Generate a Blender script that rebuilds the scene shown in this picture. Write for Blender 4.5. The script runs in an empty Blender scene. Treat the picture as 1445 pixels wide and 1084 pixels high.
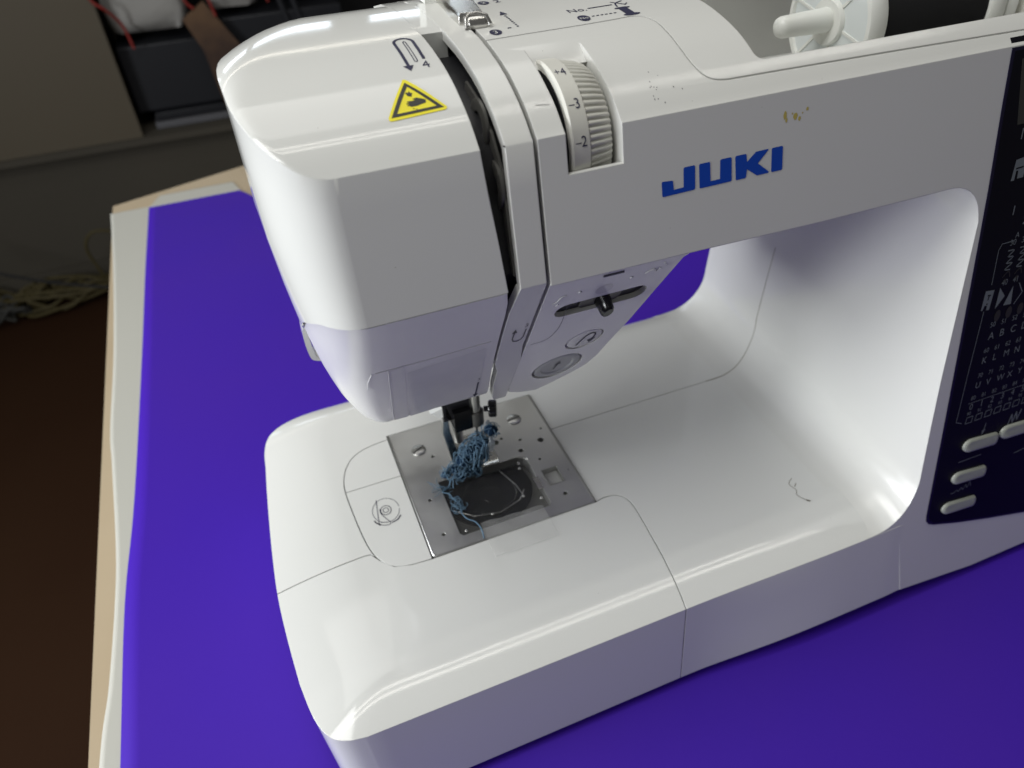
import bpy, bmesh, math, random
import numpy as np
from mathutils import Vector, Matrix
from mathutils.geometry import tessellate_polygon
random.seed(7)
S = 0.001                                   # everything below is written in millimetres
scene = bpy.context.scene
COL = scene.collection

# ------------------------------------------------------------------ camera, world, light
CR = ((0.9287845, -0.36914813, -0.03300018), (-0.2669167, -0.60446948, -0.75058119), (0.25712804, 0.70593648, -0.65995368))
CP = (-81.454, -150.906, 376.299)
cam = bpy.data.cameras.new('camera'); camo = bpy.data.objects.new('camera', cam); COL.objects.link(camo)
M3 = Matrix(((CR[0][0], -CR[1][0], -CR[2][0]), (CR[0][1], -CR[1][1], -CR[2][1]), (CR[0][2], -CR[1][2], -CR[2][2])))
M4 = M3.to_4x4(); M4.translation = Vector(CP) * S
camo.matrix_world = M4
cam.sensor_width = 36.0; cam.lens = 1020.57 / 1445 * 36
cam.clip_start = 0.01; cam.clip_end = 30
cam.dof.use_dof = True; cam.dof.focus_distance = 0.285; cam.dof.aperture_fstop = 11.5
scene.camera = camo
w = bpy.data.worlds.new('World'); scene.world = w; w.use_nodes = True
w.node_tree.nodes['Background'].inputs[0].default_value = (1.0, 0.99, 0.96, 1)
w.node_tree.nodes['Background'].inputs[1].default_value = 0.10
scene.view_settings.view_transform = 'Standard'; scene.view_settings.look = 'None'
scene.view_settings.exposure = 0.12; scene.view_settings.gamma = 1.0

def area(name, loc, target, sx, sy, power, color):
    l = bpy.data.lights.new(name, 'AREA'); l.shape = 'RECTANGLE'; l.size = sx * S; l.size_y = sy * S
    l.energy = power; l.color = color
    o = bpy.data.objects.new(name, l); COL.objects.link(o); o.location = Vector(loc) * S
    d = (Vector(target) - Vector(loc)).normalized()
    o.rotation_euler = d.to_track_quat('-Z', 'Y').to_euler()
    return o
# tall daylight windows along the left wall, one window in the back wall above the frame, paired ceiling tubes
area('window_light_left', (-1400, 30, 330), (0, 50, 140), 700, 460, 19.5, (0.94, 0.97, 1.0))
area('window_light_left', (-1050, 250, 620), (-60, 100, 150), 700, 700, 2.6, (0.96, 0.98, 1.0))
area('window_light_left', (-600, -50, 1300), (0, 50, 100), 600, 600, 7.6, (1.0, 1.0, 0.98))
area('overhead_fill_light', (0, 700, 1500), (0, 50, 100), 1200, 600, 3.4, (1.0, 0.99, 0.96))  # overhead fill added to balance the brightness, no actual fixture
for xx in (-620, -250, 60, 420): area('window_light_back', (xx, 1780, 640), (xx, 0, 500), 260, 110, .3, (0.80, 0.9, 1.0))
area('warm_strip_light', (-100, 1780, 950), (-100, 0, 700), 1500, 20, .45, (1.0, 0.95, 0.82))
for yy in (130, 205): area('ceiling_tube_light', (450, yy, 1500), (450, yy, 0), 2100, 30, 1.5, (1.0, 0.97, 0.9))

# ------------------------------------------------------------------ materials
def mat(name, col, rough=0.4, metal=0.0, **k):
    m = bpy.data.materials.new(name); m.use_nodes = True
    nt = m.node_tree; b = nt.nodes['Principled BSDF']
    b.inputs['Base Color'].default_value = (*col, 1); b.inputs['Roughness'].default_value = rough
    b.inputs['Metallic'].default_value = metal
    N = lambda t: nt.nodes.new(t)
    tc = N('ShaderNodeTexCoord')
    if k.get('vary'):                       # base colour mottling: (scale, amount, other colour)
        sc, am, c2 = k['vary']
        n = N('ShaderNodeTexNoise'); n.inputs['Scale'].default_value = sc; n.inputs['Detail'].default_value = 6
        nt.links.new(tc.outputs['Object'], n.inputs['Vector'])
        r = N('ShaderNodeValToRGB'); r.color_ramp.elements[0].position = .35; r.color_ramp.elements[1].position = .75
        r.color_ramp.elements[0].color = (*col, 1); r.color_ramp.elements[1].color = tuple(col[i] * (1 - am) + c2[i] * am for i in range(3)) + (1,)
        nt.links.new(n.outputs['Fac'], r.inputs['Fac'])
        out = r.outputs['Color']
        if k.get('specks'):
            v = N('ShaderNodeTexVoronoi'); v.inputs['Scale'].default_value = k['specks']
            nt.links.new(tc.outputs['Object'], v.inputs['Vector'])
            lt = N('ShaderNodeMath'); lt.operation = 'LESS_THAN'; lt.inputs[1].default_value = 0.022
            nt.links.new(v.outputs['Distance'], lt.inputs[0])
            s = N('ShaderNodeSeparateColor'); nt.links.new(v.outputs['Color'], s.inputs[0])
            g = N('ShaderNodeMath'); g.operation = 'GREATER_THAN'; g.inputs[1].default_value = 0.72
            nt.links.new(s.outputs[0], g.inputs[0])
            mu = N('ShaderNodeMath'); mu.operation = 'MULTIPLY'; nt.links.new(lt.outputs[0], mu.inputs[0]); nt.links.new(g.outputs[0], mu.inputs[1])
            mx = N('ShaderNodeMix'); mx.data_type = 'RGBA'; nt.links.new(mu.outputs[0], mx.inputs[0])
            nt.links.new(out, mx.inputs[6]); mx.inputs[7].default_value = (.18, .15, .11, 1)
            out = mx.outputs[2]
        nt.links.new(out, b.inputs['Base Color'])
    if k.get('rvary'):
        sc, lo, hi = k['rvary']
        n = N('ShaderNodeTexNoise'); n.inputs['Scale'].default_value = sc; n.inputs['Detail'].default_value = 5
        nt.links.new(tc.outputs['Object'], n.inputs['Vector'])
        mr = N('ShaderNodeMapRange'); mr.inputs[1].default_value = .3; mr.inputs[2].default_value = .7
        mr.inputs[3].default_value = lo; mr.inputs[4].default_value = hi
        nt.links.new(n.outputs['Fac'], mr.inputs[0]); nt.links.new(mr.outputs[0], b.inputs['Roughness'])
    nrm = None
    if k.get('bevel'):
        bv = N('ShaderNodeBevel'); bv.samples = 4; bv.inputs['Radius'].default_value = k['bevel'] * S; nrm = bv.outputs[0]
    if k.get('bump'):
        sc, st, ds = k['bump']
        n = N('ShaderNodeTexNoise'); n.inputs['Scale'].default_value = sc; n.inputs['Detail'].default_value = 3
        if k.get('stretch'):
            mp = N('ShaderNodeMapping'); mp.inputs['Scale'].default_value = k['stretch']
            nt.links.new(tc.outputs['Object'], mp.inputs[0]); nt.links.new(mp.outputs[0], n.inputs['Vector'])
        else: nt.links.new(tc.outputs['Object'], n.inputs['Vector'])
        bp = N('ShaderNodeBump'); bp.inputs['Strength'].default_value = st; bp.inputs['Distance'].default_value = ds * S
        nt.links.new(n.outputs['Fac'], bp.inputs['Height'])
        if nrm is not None: nt.links.new(nrm, bp.inputs['Normal'])
        nrm = bp.outputs[0]
    if nrm is not None: nt.links.new(nrm, b.inputs['Normal'])
    if 'trans' in k: b.inputs['Transmission Weight'].default_value = k['trans']; b.inputs['IOR'].default_value = k.get('ior', 1.3)
    if 'sss' in k: b.inputs['Subsurface Weight'].default_value = k['sss']; b.inputs['Subsurface Radius'].default_value = (.004, .004, .004)
    if 'alpha' in k: b.inputs['Alpha'].default_value = k['alpha']
    if 'spec' in k: b.inputs['Specular IOR Level'].default_value = k['spec']
    return m
WHITE = (.66, .665, .64)
M = dict(
 gloss=mat('glossy_white_plastic', WHITE, .08, vary=(9, .10, (.60, .59, .53)), specks=170, rvary=(14, .055, .10), bevel=.5),
 satin=mat('satin_white_plastic', (.65, .652, .625), .3, vary=(9, .12, (.59, .58, .52)), specks=190, rvary=(25, .12, .19), bevel=.45, bump=(2600, .10, .05)),
 chin=mat('smooth_white_plastic', (.76, .76, .73), .2, vary=(18, .12, (.52, .51, .50)), rvary=(22, .16, .28), bevel=.4),
 ivory=mat('ivory_dial_plastic', (.64, .635, .58), .38, bevel=.2, vary=(60, .2, (.5, .48, .4))),
 nylon=mat('white_nylon', (.80, .81, .77), .35, sss=.15, vary=(60, .18, (.66, .66, .55))),
 nylonthin=mat('thin_milky_nylon', (.72, .76, .75), .3, sss=.2),
 grime=mat('grime_in_joint', (.16, .14, .10), .8),
 dark=mat('dark_inner_plastic', (.012, .012, .014), .45),
 greyin=mat('grey_inner_metal', (.10, .097, .09), .4, metal=.35, vary=(40, .5, (.07, .07, .06))),
 blackp=mat('black_plastic', (.005, .005, .006), .2, spec=.35),
 chind=mat('milky_window_plastic', (.70, .70, .68), .16, vary=(60, .4, (.56, .56, .57))),
 race=mat('black_hook_race', (.002, .002, .003), .09, spec=.14),
 btn=mat('grey_button_plastic', (.36, .37, .36), .35, bevel=.3),
 smoke=mat('smoked_clear_plastic', (.30, .31, .33), .08, trans=.8, ior=1.3),
 clear=mat('clear_plastic', (.3, .3, .3), .06, alpha=.05),
 steel=mat('brushed_steel', (.62, .62, .60), .4, metal=1.0, bump=(260, .16, .1), stretch=(.05, 1, 1), rvary=(35, .32, .5), vary=(30, .5, (.48, .48, .46)), bevel=.3),
 chrome=mat('polished_chrome', (.66, .65, .62), .22, metal=1.0, bevel=.5),
 screw=mat('screw_steel', (.5, .5, .48), .28, metal=1.0, bevel=.15),
 panel=mat('navy_control_panel', (.003, .0028, .006), .45, spec=.12),
 lcd=mat('grey_display_glass', (.035, .035, .03), .18, spec=.3),
 paneledge=mat('navy_panel_rim', (.008, .006, .026), .3, spec=.2),
 print=mat('grey_panel_print', (.14, .16, .17), .6),
 printdim=mat('dim_brown_panel_print', (.020, .018, .014), .6),
 key=mat('ivory_panel_key', (.29, .305, .27), .35, bevel=.3),
 ink=mat('navy_ink', (.015, .015, .05), .5),
 inkgrey=mat('grey_ink', (.09, .09, .10), .5),
 emboss=mat('raised_white_plastic', (.62, .62, .60), .15),
 logo=mat('blue_logo_ink', (.0, .055, .42), .35),
 yellow=mat('yellow_sticker', (.80, .70, .005), .4),
 black=mat('black_sticker_print', (.02, .02, .015), .5),
 stain=mat('yellow_stain', (.50, .41, .10), .5),
 thread=mat('black_thread', (.004, .004, .005), .9),
 blue=mat('blue_denim_thread', (.020, .050, .092), .95, vary=(400, .7, (.05, .10, .155)), spec=.1),
 blued=mat('gap_shade_blue', (.008, .022, .048), .95, spec=.1),  # darker blue that paints the shade in gaps of the tangle
 blup=mat('pale_blue_thread', (.12, .20, .28), .95, spec=.1),
 lint=mat('white_lint', (.55, .6, .63), .95),
 purple=mat('purple_paper', (.045, .0115, .33), .55, vary=(7, .4, (.060, .016, .30)), bump=(1300, .22, .12), spec=.12),
 paper=mat('white_paper', (.42, .415, .37), .6, bump=(20, .1, 1)),
 wood=mat('pale_plywood', (.43, .345, .23), .5, vary=(6, .6, (.35, .265, .16)), bump=(60, .1, .2), stretch=(.1, 1, 1)),
 floor=mat('red_brown_floor', (.024, .0095, .0040), .8, vary=(1.6, .6, (.034, .016, .007)), bump=(30, .1, 1), spec=.1),
 wall=mat('grey_brown_wall', (.062, .054, .040), .8, vary=(3, .4, (.045, .040, .030)), bump=(12, .2, 2)),
 cab=mat('beige_cabinet_board', (.10, .082, .054), .6, vary=(2, .3, (.085, .07, .05))),
 void=mat('dark_recess', (.02, .02, .022), .8),
 sack=mat('off_white_sack', (.36, .35, .33), .7, bump=(25, .5, 6)),
 cased=mat('black_case', (.012, .013, .017), .5),
 folder=mat('grey_folder', (.11, .11, .12), .5),
 plank=mat('dark_brown_plank', (.055, .03, .02), .6, vary=(9, .9, (.20, .11, .05))),
 red=mat('red_cord', (.26, .02, .014), .6),
 ycab=mat('yellow_cable', (.055, .042, .010), .7), wcab=mat('grey_cable', (.04, .04, .036), .7),
 bcab=mat('black_cable', (.008, .008, .008), .5), tape=mat('clear_tape', (.7, .7, .68), .12, alpha=.2),
)

# ------------------------------------------------------------------ helpers
def tag(o, label=None, cat=None, group=None, kind=None):
    if label: o['label'] = label
    if cat: o['category'] = cat
    if group: o['group'] = group
    if kind: o['kind'] = kind
    return o
def empty(name, loc=(0, 0, 0)):
    o = bpy.data.objects.new(name, None); COL.objects.link(o); o.location = Vector(loc) * S; o.empty_display_size = .02
    return o
def link(name, me, m, parent=None, ang=35):
    o = bpy.data.objects.new(name, me); COL.objects.link(o)
    if m is not None:
        me.materials.clear(); me.materials.append(m)
    for p in me.polygons: p.use_smooth = True
    me.set_sharp_from_angle(angle=math.radians(ang))
    if parent: 
        o.parent = parent
        o.matrix_parent_inverse = Matrix.Translation(-parent_world(parent))
    return o
def parent_world(p): return p.location.copy() if p.type == 'EMPTY' else Vector((0, 0, 0))
def fromdata(name, vs, fs, m, parent=None, ang=35, fix=True):
    me = bpy.data.meshes.new(name); me.from_pydata([(x * S, y * S, z * S) for x, y, z in vs], [], fs)
    if fix:
        bm = bmesh.new(); bm.from_mesh(me); bmesh.ops.remove_doubles(bm, verts=bm.verts, dist=1e-7)
        bmesh.ops.recalc_face_normals(bm, faces=bm.faces); bm.to_mesh(me); bm.free()
    return link(name, me, m, parent, ang)
class MB:
    def __init__(s): s.v = []; s.f = []
    def add(s, vs, fs):
        n = len(s.v); s.v += [tuple(v) for v in vs]; s.f += [tuple(i + n for i in f) for f in fs]; return s
    def box(s, a, b):
        x0, y0, z0 = a; x1, y1, z1 = b
        return s.add([(x0, y0, z0), (x1, y0, z0), (x1, y1, z0), (x0, y1, z0), (x0, y0, z1), (x1, y0, z1), (x1, y1, z1), (x0, y1, z1)],
                     [(0, 3, 2, 1), (4, 5, 6, 7), (0, 1, 5, 4), (1, 2, 6, 5), (2, 3, 7, 6), (3, 0, 4, 7)])
    def loft(s, rings, cap=True, closed=True):
        n = len(rings[0]); vs = [p for r in rings for p in r]; fs = []
        for j in range(len(rings) - 1):
            for i in range(n if closed else n - 1):
                k = (i + 1) % n
                fs.append((j * n + i, j * n + k, (j + 1) * n + k, (j + 1) * n + i))
        if cap: fs.append(tuple(range(n))[::-1]); fs.append(tuple((len(rings) - 1) * n + i for i in range(n)))
        return s.add(vs, fs)
    def lathe(s, c, axis, prof, n=40, cap=True):     # prof: [(along, radius)]
        ax = Vector(axis).normalized(); u = ax.orthogonal().normalized(); v = ax.cross(u); c = Vector(c)
        return s.loft([[tuple(c + ax * a + u * (r * math.cos(2 * math.pi * i / n)) + v * (r * math.sin(2 * math.pi * i / n))) for i in range(n)] for a, r in prof], cap)
    def tube(s, pts, r, n=8):
        pts = [Vector(p) for p in pts]; rings = []; up = None
        for i, p in enumerate(pts):
            d = (pts[min(i + 1, len(pts) - 1)] - pts[max(i - 1, 0)]).normalized()
            if up is None: up = d.orthogonal().normalized()
            up = (up - d * up.dot(d)).normalized() if (up - d * up.dot(d)).length > 1e-6 else d.orthogonal().normalized()
            b = d.cross(up); rr = r[i] if isinstance(r, (list, tuple)) else r
            rings.append([tuple(p + up * (rr * math.cos(2 * math.pi * k / n)) + b * (rr * math.sin(2 * math.pi * k / n))) for k in range(n)])
        return s.loft(rings)
    def build(s, name, m, parent=None, ang=35): return fromdata(name, s.v, s.f, m, parent, ang)
def evald(o):
    dg = bpy.context.evaluated_depsgraph_get(); dg.update()
    return bpy.data.meshes.new_from_object(o.evaluated_get(dg))
def boolean(o, cutter, op='DIFFERENCE', keep=False, ang=35):
    md = o.modifiers.new('b', 'BOOLEAN'); md.operation = op; md.object = cutter; md.solver = 'EXACT'
    bpy.context.view_layer.update()
    me = evald(o); o.modifiers.remove(md)
    mt = o.data.materials[0] if o.data.materials else None
    old = o.data; o.data = me
    me.materials.clear()
    if mt: me.materials.append(mt)
    for p in me.polygons: p.material_index = 0; p.use_smooth = True
    me.set_sharp_from_angle(angle=math.radians(ang))
    if not keep: bpy.data.objects.remove(cutter)
    return o
def dup(o, name):
    c = o.copy(); c.data = o.data.copy(); c.name = name; COL.objects.link(c); return c
def prism(poly, z0, z1, plane='xy', m=None, name='cutter', parent=None, ang=35):
    mp = {'xy': lambda a, b, c: (a, b, c), 'yz': lambda a, b, c: (c, a, b), 'xz': lambda a, b, c: (a, c, b)}[plane]
    return MB().loft([[mp(a, b, z0) for a, b in poly], [mp(a, b, z1) for a, b in poly]]).build(name, m, parent, ang)
def catmull(pts, n=6):
    out = []; P = [pts[0]] + list(pts) + [pts[-1]]
    for i in range(1, len(P) - 2):
        p0, p1, p2, p3 = [np.array(P[i + k], float) for k in (-1, 0, 1, 2)]
        for j in range(n):
            t = j / n
            out.append(tuple(.5 * ((2 * p1) + (-p0 + p2) * t + (2 * p0 - 5 * p1 + 4 * p2 - p3) * t * t + (-p0 + 3 * p1 - 3 * p2 + p3) * t ** 3)))
    out.append(tuple(pts[-1])); return out
def offset(poly, d):                         # closed 2D polygon, positive d grows it
    n = len(poly); A = sum(poly[i][0] * poly[(i + 1) % n][1] - poly[(i + 1) % n][0] * poly[i][1] for i in range(n))
    sg = 1 if A > 0 else -1; out = []
    for i in range(n):
        a = Vector(poly[i - 1]); b = Vector(poly[i]); c = Vector(poly[(i + 1) % n])
        e1 = (b - a).normalized(); e2 = (c - b).normalized()
        n1 = Vector((e1.y, -e1.x)); n2 = Vector((e2.y, -e2.x)); m_ = (n1 + n2)
        if m_.length < .2: m_ = n1
        else: m_ = m_ / max(.3, m_.dot(n1))
        out.append(tuple(b + m_ * d * sg))
    return out
def tri_ngon(bm, pts):
    vs = [bm.verts.new((p[0], p[1], 0)) for p in pts]
    for t in tessellate_polygon([[Vector((p[0], p[1], 0)) for p in pts]]):
        try: bm.faces.new([vs[i] for i in t])
        except ValueError: pass
def decal(name, polys, mp, m, parent, step=None, raw=None):
    """flat printed shapes given as 2D outlines, laid on a surface by mp(a, b) -> xyz (mm)"""
    bm = bmesh.new()
    for p in polys: tri_ngon(bm, p)
    if raw: 
        for vs, fs in raw:
            bv = [bm.verts.new((v[0], v[1], 0)) for v in vs]
            for f in fs:
                try: bm.faces.new([bv[i] for i in f])
                except ValueError: pass
    if step:
        ys = [v.co.y for v in bm.verts]; y = math.floor(min(ys) / step) * step + step * .37
        while y < max(ys):
            bmesh.ops.bisect_plane(bm, geom=bm.verts[:] + bm.edges[:] + bm.faces[:], plane_co=(0, y, 0), plane_no=(0, 1, 0)); y += step
    for v in bm.verts: v.co = Vector(mp(v.co.x, v.co.y)) * S
    bm.normal_update()
    me = bpy.data.meshes.new(name); bm.to_mesh(me); bm.free()
    return link(name, me, m, parent)
def stroke(pts, wd):                         # 2D polyline to outline polygon pieces
    out = []
    for a, b in zip(pts[:-1], pts[1:]):
        a = Vector(a); b = Vector(b); d = (b - a)
        if d.length < 1e-6: continue
        d.normalize(); n = Vector((-d.y, d.x)) * wd / 2; e = d * wd * .3
        out.append([tuple(a - e - n), tuple(b + e - n), tuple(b + e + n), tuple(a - e + n)])
    return out
def circ(cx, cy, r, n=20, ry=None, a0=0, a1=2 * math.pi):
    ry = ry or r
    return [(cx + r * math.cos(a0 + (a1 - a0) * i / n), cy + ry * math.sin(a0 + (a1 - a0) * i / n)) for i in range(n if abs(a1 - a0 - 2 * math.pi) < 1e-6 else n + 1)]
_tc = {}
def text2d(txt, size, x, y, shear=0.0, sx=1.0, rot=0.0, align='LEFT'):
    cu = bpy.data.curves.new('t', 'FONT'); cu.body = txt; cu.size = size; cu.align_x = align; cu.resolution_u = 3; cu.shear = shear
    o = bpy.data.objects.new('t', cu); COL.objects.link(o); bpy.context.view_layer.update()
    me = evald(o); c, s = math.cos(rot), math.sin(rot)
    vs = []
    for v in me.vertices:
        a, b = v.co.x * sx, v.co.y
        vs.append((x + a * c - b * s, y + a * s + b * c))
    fs = [tuple(p.vertices) for p in me.polygons]
    bpy.data.objects.remove(o); bpy.data.curves.remove(cu); bpy.data.meshes.remove(me)
    return vs, fs

# ------------------------------------------------------------------ shape functions of the machine
PT = [(53, 283.8), (60, 289.5), (68, 294), (79, 298.4), (95, 301.8), (111, 303.2), (130, 303.6), (150, 303), (165, 301), (180, 297), (195, 289), (208, 277), (222, 256)]
_pp = np.array(catmull(PT, 12))
def prof(y): return float(np.interp(y, _pp[:, 0], _pp[:, 1]))
def facey(z): return 1 + .23 * (z - 58.7)
def chiny(z): return 42 + .55 * (237 - z)
def onface(e=.12): return lambda x, z: (x, facey(z) - e, z)
def ontop(e=.12): return lambda x, y: (x, y, prof(y) + e)
def onchin(e=.12): return lambda x, z: (x, chiny(z) - e * .85, z - e * .5)
HB = 61.5                                     # height of the bed

machine = empty('sewing_machine', (100, 100, 0))
tag(machine, 'white glossy computerised sewing machine with blue lettering standing on the purple paper', 'sewing machine')

# ------------------------------------------------------------------ base: bed, extension table, bobbin access cover
def B_(x):
    b = max(0, min(1, (x - 62) / 100)); return b * b * (3 - 2 * b)
def base_outline():
    o, i, k = [], [], []
    for j in range(40):
        t = j / 40; x = 206 - 306 * t; o.append((x, 1.5 * (1 - B_(x)) + B_(x) * (facey(55.8) + (-.12 if x < 191 else .18)))); i.append((206 - 283 * t, 34)); k.append(5.7)
    cp = catmull([(-100, 1.5), (-109, 3.3), (-115.6, 8), (-120.3, 18.5), (-123.4, 36)], 5)[:-1]
    for j, p in enumerate(cp):
        t = j / len(cp); a = t * math.pi / 2; o.append(p); i.append((-77 - 9 * math.sin(a), 34 + 9 * (1 - math.cos(a)))); k.append(5.7 - .7 * t)
    lp = catmull([(-123.4, 36), (-125.3, 61), (-126.3, 88), (-125.2, 119), (-122.8, 155), (-120.6, 180)], 5)[:-1]
    for j, p in enumerate(lp):
        t = j / len(lp); o.append(p); i.append((-86 + 2 * t, 43 + 137 * t)); k.append(5 - .2 * t)
    rp = catmull([(-120.6, 180), (-119.5, 194), (-115.5, 206), (-107, 213.5), (-94, 217.6), (-80, 219)], 4)[:-1]
    for j, p in enumerate(rp):
        t = j / len(rp); a = t * math.pi / 2; o.append(p); i.append((-84 + 14 * (1 - math.cos(a)), 180 + 22 * math.sin(a))); k.append(4.8 + .8 * t)
    for j in range(25):
        t = j / 24; o.append((-80 + 286 * t, 219)); i.append((-70 + 276 * t, 202)); k.append(5.6)
    return o, i, k
def base_mesh():
    o, i, k = base_outline(); n = len(o); rings = []
    def low(p, z):
        x, y = p; f = 1 - z / 55.8; yf0 = y
        if z < 1: z += 5 * B_(x)
        yy = y - 8.1 * f * max(0, 1 - y / 60); xx = x + (2.5 * f if x < -90 else 0)
        if y < 8 and x > 62:                  # the front turns into the plane of the column
            b_ = B_(x); yy = yy * (1 - b_) + b_ * (facey(z) + (-.12 if x < 191 else .18))
        return (xx, yy, z)
    for z in (.8, 20, 38, 52): rings.append([low(p, z) for p in o])
    for wv in (0, .03, .07, .12, .18, .25, .33, .41, .5, .6, .7, .8, .9, .96, 1.0):
        rings.append([(o[a][0] * (1 - wv) + i[a][0] * wv, o[a][1] * (1 - wv) + i[a][1] * wv, HB - k[a] * (1 - wv) ** 1.7) for a in range(n)])
    return MB().loft(rings)
solid = base_mesh().build('base_solid', M['gloss'])
P_ext = [(-160, 87.6), (-79, 90.2), (-76.4, 89.8), (-73, 84.5), (-67, 78), (-58, 75.4), (-47.3, 74.8), (47.6, 75.2)] + catmull([(47.6, 75.2), (53, 76.2), (59, 75.3), (63, 72), (64.8, 66), (64.6, 55), (63, 34), (61, 10), (59.8, -3), (59.8, -40)], 5)[1:] + [(-160, -40)]
P_ov = catmull([(-47.4, 168.6), (-55, 168), (-64, 166), (-71, 161.8), (-76, 155), (-79.2, 146), (-80.1, 137), (-79.6, 125), (-78.3, 108), (-76.4, 94), (-73, 84.5), (-67, 78), (-58, 75.4), (-47.4, 74.9)], 5)
G = .24
ext = dup(solid, 'extension_table'); boolean(ext, prism(offset(P_ext, -G), -10, 90), 'INTERSECT')
cov = dup(solid, 'bobbin_access_cover'); boolean(cov, prism([(x, y) for x, y in offset(P_ov, -G)], 45, 90), 'INTERSECT')
boolean(cov, prism([(-90, 136.7), (-40, 136.7), (-40, 137.1), (-90, 137.1)], 58.3, 90))
bed = solid; bed.name = 'bed'
boolean(bed, prism(offset(P_ext, G), -10, 90)); boolean(bed, prism(offset(P_ov, G), 40, 90))
boolean(bed, prism([(-47.6, 74.2), (47.6, 74.2), (47.6, 172), (-47.6, 172)], 50, 90))
cut = prism([(47, 136.8), (168, 136.8), (168, 137.2), (47, 137.2)], 58.2, 90); boolean(bed, cut)
for o_ in (ext, cov, bed):
    o_.parent = machine; o_.matrix_parent_inverse = Matrix.Translation(-machine.location)
MB().box((-112, 8, 2), (196, 205, 49)).build('base_light_blocker', M['dark'], machine)  # dark box added inside so no light passes through the joints

for x, y in ((-95, 25), (-95, 195), (180, 25), (180, 195), (390, 25), (390, 195)): MB().lathe((x, y, -6.6), (0, 0, 1), [(0, 8), (6, 9), (9, 9)], 20).build('rubber_foot', M['blackp'], machine)

# ------------------------------------------------------------------ body: arm and column
def fillet_pts():
    a = [(186, 233.2)]
    for j in range(1, 9):
        t = j / 8 * math.pi / 2; a.append((186 + 17 * math.sin(t), 233.0 - 17 * (1 - math.cos(t))))
    for z in (190, 165, 140, 115): a.append((203 - 6 * (216 - z) / 131, z))
    for p in catmull([(197, 88), (196.6, 80.5), (194.2, 73), (189.4, 66.8), (182.4, 62.9), (175, 61.72), (168.5, HB + .05)], 5): a.append(p)
    return a
OP = [(4.8, 235.6), (60, 235), (120, 234)] + fillet_pts()
def body_mesh():
    BL = [(164, HB - .3), (164, 48), (193, 46), (201, 5.8), (255, .6)]
    TOPX = [420, 300, 200, 100, 4.8]
    ys = [52.77, 54, 55.5, 57, 59, 61, 63.5, 66, 69, 72, 75, 78, 82, 86, 90, 95, 100, 106, 112, 120, 130, 140, 150, 160, 168, 176, 183, 190, 197, 204, 211, 219]
    rings = []
    for jj, Y in enumerate(ys):
        t = (Y - 52.77) / 166.23; r = []
        for idx, (x, z) in enumerate(OP):
            yf = facey(z); y = yf + t * (219 - yf); d = y - yf
            kk = max(0, min(1, (x - 60) / 100)); dr = 5.7 * max(0, 1 - d / 34) ** 1.7
            if idx < 3: nx, nz = 0, 0
            elif z > 216: nx, nz = (x - 186) / 17, (z - 216) / 17
            elif z > 86: nx, nz = 1, 0
            else:
                f = max(0, min(1, (z - HB) / 26)); nx, nz = math.sin(f * math.pi / 2), -math.cos(f * math.pi / 2)
            dr *= kk * (.12 if z > 216 else .2 if z > 130 else float(np.interp(z, [HB, 74, 130], [1, .6, .2])))
            xo = 10 * t * max(0, min(1, (x - 168) / 28)) * (1 if z < 216 else (233 - z) / 17)
            if z < 88:                       # the corner radius gets tighter towards the rear
                wz = (86 - z) / (86 - HB); ft_ = 0
                x = x + (197 - x) * ft_ * min(1, wz * 1.2); z = z + (HB - z) * ft_ * (1 - wz) * .9
            rr_ = 5.6 * max(0, 1 - (219 - y) / 17) ** 1.7 * max(0, min(1, (86 - z) / 26)) ** 1.5
            z2 = z + nz * dr - rr_; yf = facey(z2)
            r.append((x + nx * dr + xo, yf + t * (219 - yf), z2))
        for ib, (x, z) in enumerate(BL):
            if ib == 0: z -= 5.7 * max(0, 1 - (t * 218) / 34) ** 1.7 + 5.6 * max(0, 1 - (1 - t) * 218 / 17) ** 1.7
            yf = facey(z); y = yf + t * (219 - yf)
            pass
            r.append((x, y, z))
        yf = facey(.6); r.append((420, yf + t * (219 - yf), .6))
        for x in TOPX: r.append((x, Y, prof(Y)))
        rings.append(r)
    return MB().loft(rings)
body = body_mesh().build('body', M['satin'])
# notch for the tension dial
boolean(body, prism([(40, 271.2), (51.6, 271.2), (51.6, 262), (85, 262), (85, 290), (79.4, 295.4), (86.8, 300.6), (88, 312), (40, 312)], 14.5, 34.7, 'yz'))
# spool well
def rrect(x0, y0, x1, y1, r, n=5):
    out = []
    for cx, cy, a in ((x1 - r, y0 + r, -90), (x1 - r, y1 - r, 0), (x0 + r, y1 - r, 90), (x0 + r, y0 + r, 180)):
        out += [(cx + r * math.cos(math.radians(a + 90 * i / n)), cy + r * math.sin(math.radians(a + 90 * i / n))) for i in range(n + 1)]
    return out
boolean(body, prism(rrect(93.2, 63.8, 440, 190, 3), 243, 320))
# joint round the lid and along the front of the spool well
def groove_top(path, wd=.5, dep=.9):
    rings = []
    for i, p in enumerate(path):
        a = Vector(path[max(i - 1, 0)]); b = Vector(path[min(i + 1, len(path) - 1)]); d = (b - a).normalized(); n = Vector((-d.y, d.x)) * wd / 2
        z = prof(p[1]) - dep
        rings.append([(p[0] - n.x, p[1] - n.y, z), (p[0] + n.x, p[1] + n.y, z), (p[0] + n.x, p[1] + n.y, z + 8), (p[0] - n.x, p[1] - n.y, z + 8)])
    return MB().loft(rings).build('cutter', None)
lidp = [(3, 96.5), (20, 96.8), (40, 97), (52, 97.4)] + catmull([(56, 97.6), (61.5, 97.9), (65.6, 96), (67.6, 91), (67.8, 84), (67.6, 75), (68.2, 67.5), (70, 62.5), (73.5, 60), (79, 59.2)], 4) + [(93, 59.1), (150, 58.4), (215, 57.4), (300, 56.4), (430, 55.4)]
boolean(body, groove_top(lidp))
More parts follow.
